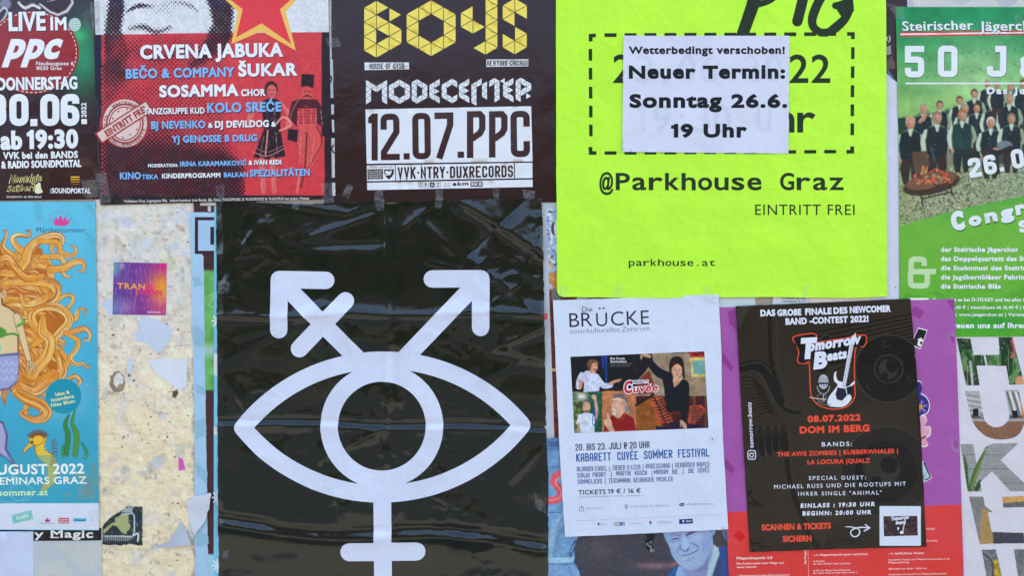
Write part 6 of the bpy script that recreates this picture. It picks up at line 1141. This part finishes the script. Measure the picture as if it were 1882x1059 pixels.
    P.line([(1000, 110), (1030, 190), (1120, 290), (1220, 340)], [70, 90, 110, 120], B_, 6); P.poly(spline([(1180, 300), (1290, 300), (1400, 370), (1470, 400), (1496, 480), (1470, 700), (1440, 860), (1390, 890), (1380, 760), (1250, 780), (1210, 700), (1190, 500), (1170, 380)], 5, True), B_, 6); P.line([(1450, 500), (1450, 700), (1420, 880)], [80, 80, 60], (30, 36, 48), 6)
    P.line([(916, 130), (912, 92), (960, 84), (1010, 100)], [14, 24, 40, 40], (190, 140, 112), 5); P.line([(1400, 890), (1430, 930), (1450, 965)], [40, 50, 20], (196, 148, 124), 5); P.line([(1396, 910), (1386, 950)], 12, (196, 148, 124), 3); P.line([(1410, 920), (1415, 970)], 10, (186, 138, 114), 3)
    P.poly([(1300, 330), (1410, 370), (1360, 440), (1310, 475), (1296, 400)], (196, 148, 124), 5)
    P.poly(spline([(1256, 300), (1250, 200), (1280, 120), (1350, 98), (1410, 130), (1432, 220), (1440, 370), (1410, 340), (1400, 220), (1330, 180), (1290, 230), (1280, 300)], 5, True), (58, 42, 44), 6)
    P.ell(1342, 262, 62, 94, (206, 158, 136), 6, 1, 6); P.poly(spline([(1280, 240), (1290, 180), (1340, 160), (1400, 190), (1404, 230), (1350, 190), (1300, 220)], 4, True), (70, 48, 48), 8); P.line([(1310, 262), (1334, 264)], 7, (84, 52, 50), 4); P.line([(1366, 268), (1390, 268)], 7, (84, 52, 50), 4); P.line([(1306, 244), (1336, 242)], 4, (90, 60, 56), 4); P.line([(1364, 246), (1394, 250)], 4, (90, 60, 56), 4); P.line([(1345, 290), (1352, 300)], 6, (170, 116, 98), 5); P.line([(1326, 326), (1346, 322), (1366, 328)], [4, 11, 4], (170, 80, 80), 3)
_f = f
def f(P):
    _f(P); P.grain(.16, 60, 5); P.grain(.10, 12, 8); P.c = P.c * .86 + P.c.mean(1)[:, None] * .14; P.c = np.clip((P.c - 90) * 1.06 + 84, 0, 255)
s.paint('photo_collage', [(53, 104), (1676, 38), (1727, 968), (101, 1032)], f, 1, 1.05)
LW = (216, 218, 236); s.text('collage_lettering', 'Die Cuvée', 536, 138, 26, 176, LW, .04, 0, lay=3); s.text('collage_lettering', 'Sommeliers', 538, 174, 26, 196, LW, .04, 0, lay=3)
for k in range(4): s.text('collage_lettering', 'Helmut, Susanne, Eva, Ludwig', 538, 186 + k * 12.5, 6, 270 - k * 15, (150, 148, 170), .0, 0, lay=3)
for dd, cc, l in ((.2, LW, 5), (.0, (186, 42, 54), 7)):
    s.text('collage_logo', 'C', 700 - dd * 50, 552 + dd * 50, 150 + dd * 110, 100 + dd * 100, cc, .06 + dd * .5, 4, shear=.12, lay=l); s.text('collage_logo', 'uvée', 810 - dd * 40, 540 + dd * 50, 96 + dd * 70, 300 + dd * 80, cc, .04 + dd * .55, 4, shear=.2, lay=l)
s.poly('collage_logo', [(776, 390), (1000, 378), (1002, 424), (778, 436)], LW, 6); s.text('collage_logo', 'KABARETT', 782, 428, 36, 214, (34, 34, 60), .03, 2, lay=8)
s.view(1000, 790, 3.938); BL_ = (44, 86, 160); BK = (44, 44, 62)
s.text('date_line', '20. BIS 23. JULI @ 20 UHR', 226, 150, 48, 536, BK, font='k', t_=6.4, r=12, ang=2.2)
for tx, x, y, w in (('KABARETT', 232, 231, 250), ('CUVÉE', 528, 219, 150), ('SOMMER', 720, 211, 206), ('FESTIVAL', 966, 201, 226)): s.text('festival_title', tx, x, y, 60, w, BL_, font='k', t_=8.5, r=14, ang=2.2)
B2 = (76, 98, 150)
for tx, x, y, w in (('BLONDER ENGEL', 236, 300, 218), ('|', 466, 300, 12), ('ZIEHER & LEEB', 492, 290, 202), ('|', 708, 286, 12), ('RADESCHNIG', 732, 279, 176), ('|', 920, 279, 12), ('GEBRÜDER MOPED', 946, 272, 246), ('SONJA', 238, 346, 90), ('PIKART', 350, 341, 96), ('|', 478, 340, 12), ('MARTIN', 520, 331, 104), ('KOSCH', 654, 328, 88), ('|', 772, 328, 12), ('MIRIAM', 792, 322, 102), ('HIE', 922, 320, 44), ('|', 998, 316, 12), ('DIE', 1040, 313, 42), ('CUVÉE', 1108, 309, 86), ('SOMMELIERS', 240, 391, 178), ('|', 434, 386, 12), ('TEICHMANN, NEUBAUER, PICHLER', 464, 384, 464)): s.text('artist_list', tx, x, y, 34, w, B2, font='k', t_=4.6, r=8, ang=1.6)
s.text('ticket_line', 'TICKETS', 246, 469, 34, 198, (60, 58, 74), .03, 1.6); s.text('ticket_line', '19 € / 16 €', 460, 461, 34, 236, (60, 58, 74), .03, 1.6)
s.text('small_print', 'Kartenvorverkauf: DIE BRÜCKE · OETICKET · DIEBRUECKE.CC', 248, 489, 9, 472, (120, 120, 140), .0, 1.4)
s.text('contact_line', 'diebruecke.cc', 300, 572, 14, 124, (140, 142, 166), -.01, 1.5); s.text('contact_line', 'Grabenstraße 39a, 8010 Graz', 618, 560, 14, 280, (140, 142, 166), -.01, 1.5); s.text('contact_line', 'office@diebruecke.cc', 1028, 543, 15, 190, (140, 142, 166), -.01, 1.5)
s.stroke('contact_icons', [(262, 560), (254, 560), (254, 586), (284, 585), (284, 558), (276, 559)], 2.4, BK, 4); s.stroke('contact_icons', [(269, 576), (269, 550)], 2.4, BK, 4); s.stroke('contact_icons', [(263, 556), (269, 549), (275, 556)], 2.2, BK, 5)
s.loops('contact_icons', thick(ellipse(592, 549, 9, 9, 16, 140, 400), 4) + thick([(585, 555), (592, 571), (599, 555)], 4), BK, 4); s.poly('contact_icons', spline([(972, 540), (984, 530), (1006, 528), (1012, 540), (996, 552), (980, 548)], 4, True), (70, 70, 90), 4)
s.text('contact_icons', 'mail', 980, 544, 8, 26, WHITE, .02, 1, lay=6)
s.stroke('rule', [(232, 656), (1310, 606)], 1.2, (130, 134, 160), 3)
s.text('sponsor_logos', 'DAS LAND', 402, 680, 6, 44, (90, 90, 110), 0, 1); s.text('sponsor_logos', 'Steiermark', 402, 690, 6, 46, (90, 90, 110), 0, 1); s.poly('sponsor_logos', spline([(386, 672), (398, 672), (396, 688), (388, 688)], 3, True), (70, 70, 90), 4); s.poly('sponsor_logos', [(500, 668), (582, 664), (583, 690), (501, 693)], (150, 150, 170), 4); s.poly('sponsor_logos', [(544, 668), (562, 667), (563, 688), (545, 689)], (60, 120, 180), 5)
s.text('sponsor_logos', 'KULTUR', 503, 688, 13, 40, (226, 226, 240), .04, 1.5, lay=6); s.stroke('sponsor_logos', [(610, 676), (718, 672)], 1.6, (110, 110, 130), 4); s.poly('sponsor_logos', ellipse(766, 668, 8, 14), (120, 90, 110), 4); s.poly('sponsor_logos', ellipse(766, 662, 5), (200, 80, 70), 5)
s.text('sponsor_logos', 'Holding Graz', 816, 669, 12, 102, (140, 140, 160), .0, 1.5); s.stroke('sponsor_logos', [(818, 678), (920, 674)], 1.2, (120, 120, 140), 4); s.poly('sponsor_logos', [(972, 646), (1071, 640), (1072, 674), (974, 679)], (40, 62, 120), 4); s.text('sponsor_logos', 'Bank', 1026, 664, 13, 38, (210, 216, 236), .04, 1.5, lay=6); s.poly('sponsor_logos', rect(996, 652, 1010, 666), (190, 200, 230), 6)
s.poly('speck', ellipse(1213, 66, 5, 7, 8), (90, 90, 110), 3)
s.view(); s.tape([(1288, 546), (1316, 544), (1318, 560), (1294, 562)]); s.tape([(1300, 800), (1316, 806), (1314, 818), (1302, 814)]); s.done()

# ---------------- black band contest poster
s = Sheet('band_contest_poster', 'black band contest poster with orange lettering and a guitar and microphone emblem', 'poster', 4.6, M_GLOSS, rough([(1351, 563), (1671, 549), (1680, 660), (1689, 780), (1700, 1004), (1540, 1008), (1377, 1014), (1370, 900), (1362, 760)], .15, 14), (48, 46, 44), 12, amp=.9, seed=141,
          relief=lambda x, y: crease(x, y, (1376, 1002), (1408, 1012), 1.4, 6))
s.ang = 1.9; s.view(1310, 540, 4.073)
def f(P):   # ghost drawing of speaker cones, wing and cable behind the lettering
    x, y = P.X, P.Y; P.c[:] = (56, 52, 48); P.mix(np.exp(-((x - 900) / 420) ** 2 - ((y - 1200) / 560) ** 2) * .4, (66, 64, 58)); G = (65, 65, 60); D = (44, 42, 41)
    for k in range(9): P.line([(700 + k * 26, 300 + k * 34), (1500, 150 + k * 28)], 12, D, 5, .9, False); P.line([(700 + k * 26, 312 + k * 34), (1500, 162 + k * 28)], 4, G, 4, .8, False)
    for k in range(9): P.line([(780, 1000 + k * 12 - k * 30), (1200, 800 + k * 14 - k * 30)], 6, D, 4, .5, False)
    def cone(cx, cy, R0, a):
        P.ell(cx, cy, R0, R0, D, 5); P.line(ellipse(cx, cy, R0 + 5, R0 + 5, 60), 8, G, 4)
        for q in a: P.line(ellipse(cx, cy, R0 * q, R0 * q, 50), 5, (60, 58, 56), 4)
    cone(1310, 560, 248, (.43,)); P.line(ellipse(1306, 562, 104, 104, 50), 9, (62, 62, 58), 4); P.ell(1306, 562, 72, 72, (58, 60, 56), 5); P.ell(1330, 540, 42, 50, (28, 28, 30), 5, 1, -20); P.ell(1278, 610, 26, 22, (28, 28, 30), 5)
    for cx, cy in ((1290, 372), (1475, 630), (1170, 695)): P.ell(cx, cy, 32, 32, (28, 28, 28), 5); P.line(ellipse(cx, cy, 26, 26, 30, 20, 240), 7, G, 4)
    cone(1290, 1330, 330, (.96, .92, .88, .84, .8, .76, .72)); P.line(ellipse(1255, 1310, 150, 150, 60), 14, D, 5); P.ell(1255, 1310, 130, 130, (56, 58, 54), 5); P.line(ellipse(1255, 1310, 138, 138, 60), 5, G, 4); P.ell(1310, 1280, 62, 62, (26, 26, 28), 5); P.ell(1215, 1400, 42, 34, (34, 34, 34), 6)
    P.line([(200, 560), (330, 540), (410, 600), (470, 740), (520, 860), (640, 890)], [80, 90, 80, 60, 40, 30], D, 5); P.line([(200, 540), (340, 515), (430, 590), (500, 740), (560, 850), (640, 870)], 8, G, 4); P.line([(200, 600), (310, 580), (370, 640), (450, 800), (540, 890), (640, 910)], 8, G, 4)
    for k in range(12): P.line([(215 + k * 6, 620 + k * 30), (300 + k * 8, 640 + k * 22), (380 + k * 8, 720 + k * 18)], [5, 12, 4], D, 4); P.line([(215 + k * 6, 634 + k * 30), (300 + k * 8, 656 + k * 22), (380 + k * 8, 738 + k * 18)], 4, G, 4, .8)
    for k in range(5): P.line([(300 + k * 55, 1000), (290 + k * 55, 1080), (320 + k * 50, 1230 - k * 20)], [20, 50, 30], (32, 32, 32), 5); P.line(ellipse(312 + k * 55, 1120, 36, 110, 30), 6, G, 4, .8)
    P.line([(420, 120), (430, 500), (520, 800)], 30, D, 6); P.line([(470, 130), (480, 500), (560, 820)], 6, G, 5, .8); P.line([(540, 1050), (560, 1350), (620, 1560), (720, 1800), (780, 1900)], [30, 34, 40, 40, 40], D, 5); P.line([(570, 1050), (590, 1350), (650, 1560), (750, 1790)], 6, G, 4, .8)
    P.poly([(240, 1480), (300, 1470), (270, 1510), (390, 1600), (240, 1570), (300, 1550)], (34, 32, 34), 4)
    for k in range(8): P.line([(860 - k * 4, 1740 + k * 24), (1140 - k * 6, 1660 + k * 26)], 8, D, 4, .8, False)
    P.ell(840, 340, 40, 34, D, 5); P.line(ellipse(840, 345, 36, 36, 30), 8, G, 4)
    P.poly([(170, 92), (270, 90), (200, 250), (178, 260)], (66, 72, 66), 20, .6)
s.paint('background_drawing', [(170, 96), (1470, 40), (1588, 1888), (275, 1928)], f, 1, 1.35, clip=[np.array([(168, 96), (1469, 38), (1507, 490), (1543, 978), (1588, 1888), (936, 1906), (275, 1928), (246, 1468), (213, 898)])])
OW = (206, 214, 240); OG = (222, 84, 66)
for tx, x, y, w in (('DAS', 350, 170, 112), ('GROßE', 476, 168, 180), ('FINALE', 684, 160, 198), ('DES', 896, 152, 104), ('NEWCOMER', 1016, 146, 306)): s.text('headline', tx, x, y, 50, w, OW, .085, 2, lay=5)
s.text('headline', 'BAND -CONTEST 2022!', 538, 233, 50, 620, OW, .08, 2, lay=5)
s.stroke('emblem_outline', [(604, 360), (598, 322), (700, 300), (756, 300), (770, 330), (745, 372), (800, 360), (1000, 330), (1040, 314), (1130, 312), (1142, 350), (1120, 396), (1060, 412), (1052, 640), (1056, 760), (1020, 826), (960, 856), (880, 862), (790, 836), (736, 776), (722, 700), (714, 520), (690, 522), (630, 510), (636, 440), (620, 380)], 8, OG, 2, closed=True, smooth=True)
s.poly('emblem_outline', spline([(604, 356), (610, 326), (740, 306), (762, 330), (745, 372), (1040, 326), (1126, 322), (1134, 350), (1110, 392), (1020, 410), (1020, 500), (860, 540), (840, 580), (790, 584), (750, 560), (740, 480), (694, 440), (680, 516), (632, 504), (640, 430)], 4, True), (30, 28, 30), 3)
s.text('band_logo_lettering', 'T', 640, 492, 160, 120, OW, .1, 3, shear=.14, lay=6); s.text('band_logo_lettering', 'omorrow', 700, 436, 78, 400, OW, .085, 9, shear=.25, lay=6); s.text('band_logo_lettering', 'B', 745, 568, 130, 100, OW, .09, 6, shear=.2, lay=6); s.text('band_logo_lettering', 'eats', 846, 506, 76, 150, OW, .08, 9, shear=.2, lay=6)
GT = (206, 214, 236); s.poly('guitar_emblem', spline([(916, 580), (900, 600), (900, 650), (926, 680), (900, 720), (862, 770), (850, 810), (862, 838), (900, 846), (960, 846), (1004, 822), (1030, 778), (1012, 740), (1020, 700), (1044, 680), (1056, 656), (1040, 660), (1010, 690), (980, 690), (960, 660), (930, 650), (916, 620)], 4, True), GT, 7)
s.poly('guitar_emblem', [(958, 700), (984, 704), (1046, 380), (1060, 340), (1062, 290), (1034, 320), (1012, 360), (1014, 390)], GT, 8); s.stroke('guitar_strings', [(950, 790), (1030, 370)], 2, (60, 60, 80), 9); s.stroke('guitar_strings', [(966, 792), (1040, 374)], 2, (60, 60, 80), 9.5)
for k in range(16): s.stroke('guitar_strings', [(964 + k * 4.3, 690 - k * 20), (982 + k * 4.3, 693 - k * 20)], 1.8, (90, 90, 110), 10)
s.poly('guitar_emblem', [(926, 700), (958, 706), (984, 710), (996, 760), (960, 800), (920, 790), (910, 750)], (50, 50, 66), 9); s.poly('guitar_emblem', [(990, 700), (1030, 690), (1030, 740), (1000, 760)], (40, 40, 56), 9)
s.stroke('microphone_emblem', ellipse(820, 690, 46, 58, 20, 0, 180), 5, (170, 176, 196), 7); s.poly('microphone_emblem', ellipse(820, 658, 38, 54, 24), (176, 182, 200), 8)
for k in range(-3, 4): s.stroke('microphone_emblem', [(820 + k * 11, 614 + abs(k) * 5), (820 + k * 11, 704 - abs(k) * 5)], 3, (70, 74, 90), 9)
s.poly('microphone_emblem', rect(784, 664, 856, 676), (50, 52, 64), 10); s.stroke('microphone_emblem', [(820, 746), (820, 800)], 10, (150, 156, 176), 7); s.stroke('microphone_cable', ellipse(808, 778, 34, 30, 24), 6, (110, 114, 130), 8, closed=True); s.stroke('microphone_cable', [(716, 774), (790, 786), (840, 790)], 7, (196, 180, 160), 9, smooth=True); s.stroke('microphone_cable', [(770, 810), (830, 830), (880, 826)], 6, (110, 114, 130), 8, smooth=True)
s.text('date_line', '08.07.2022', 702, 962, 50, 398, OG, .09, 2, lay=5); s.text('venue_line', 'DOM IM BERG', 644, 1046, 54, 522, OG, .09, 1.7, lay=5)
s.view(1310, 790, 3.938)
s.text('band_list', 'BANDS:', 782, 120, 32, 218, OW, .035, 1, sp=.22, lay=5); s.text('band_list', 'THE AWE ZOMBIES | RUBBERWHALES |', 458, 193, 33, 874, OG, .07, 1.7, lay=5); s.text('band_list', 'LA LOCURA |QUALZ', 678, 250, 33, 452, OG, .07, 1.7, lay=5)
s.text('guest_lines', 'SPECIAL GUEST:', 688, 362, 28, 412, OW, .02, .6, sp=.26, lay=5); s.text('guest_lines', 'MICHAEL RUSS UND DIE ROOTUPS MIT', 438, 426, 29, 950, OW, .02, 1.4, sp=.24, lay=5); s.text('guest_lines', 'IHRER SINGLE "ANIMAL"', 612, 476, 28, 602, OW, .02, .9, sp=.24, lay=5)
s.text('time_lines', 'EINLASS : 19:30 UHR', 628, 564, 32, 536, OW, .085, 1.4, sp=.2, shear=.12, lay=5); s.text('time_lines', 'BEGINN: 20:00 UHR', 642, 620, 32, 496, OW, .085, 1.2, sp=.2, shear=.08, lay=5)
s.text('ticket_lines', 'SCANNEN & TICKETS', 348, 728, 45, 500, OG, .08, 1.6, lay=5); s.text('ticket_lines', 'SICHERN', 500, 810, 45, 208, OG, .08, 1.2, lay=5)
s.stroke('hand_drawn_arrow', [(952, 700), (1000, 702), (1046, 716), (1054, 746), (1030, 770), (1000, 764), (990, 738), (1010, 716), (1060, 704), (1124, 708)], [5, 7, 8, 9, 9, 8, 8, 9, 9, 8], OW, 5, 'round', smooth=True); s.stroke('hand_drawn_arrow', [(1096, 684), (1126, 708), (1088, 730)], 9, OW, 6, 'round')
s.text('profile_line', 'tomorrow.beats', 290, 130, 32, 330, OW, .03, 93, shear=.1, lay=5); s.stroke('camera_icon', rrect(248, 148, 304, 212, 14), 6, OW, 5, closed=True); s.stroke('camera_icon', ellipse(275, 182, 14, 15, 22), 6, OW, 5, closed=True); s.poly('camera_icon', ellipse(292, 162, 3.5), OW, 5)
s.poly('ticket_panel', rrect(1198, 550, 1496, 836, 8) + np.array([0, 0]), (200, 210, 236), 4)
def f2(P): P.c[:] = (60, 52, 60); P.mix(np.clip((fbm(P.X, P.Y, 12, 3) - .5) * 10, 0, 1) * .7, (110, 78, 78)); P.mix(np.clip((fbm(P.X, P.Y, 9, 13) - .58) * 12, 0, 1), (26, 24, 30))
s.paint('ticket_panel_picture', [(1226, 624), (1470, 620), (1474, 762), (1230, 768)], f2, 5, 1.1)
s.text('ticket_panel_lettering', 'Tomorrow', 1280, 656, 28, 130, OW, .08, 6, shear=.2, lay=8); s.text('ticket_panel_lettering', 'Beats', 1314, 684, 26, 72, OW, .08, 6, shear=.2, lay=8); s.stroke('ticket_panel_lettering', [(1384, 640), (1362, 748)], 6, OW, 8, smooth=False); s.poly('ticket_panel_lettering', ellipse(1358, 740, 14, 12, 14), OW, 8); s.poly('ticket_panel_lettering', ellipse(1332, 712, 6, 12, 12), OW, 8)
s.view(); s.done()

for _o in ('lettering_source',):
    bpy.data.objects.remove(_ob); bpy.data.curves.remove(_cu)
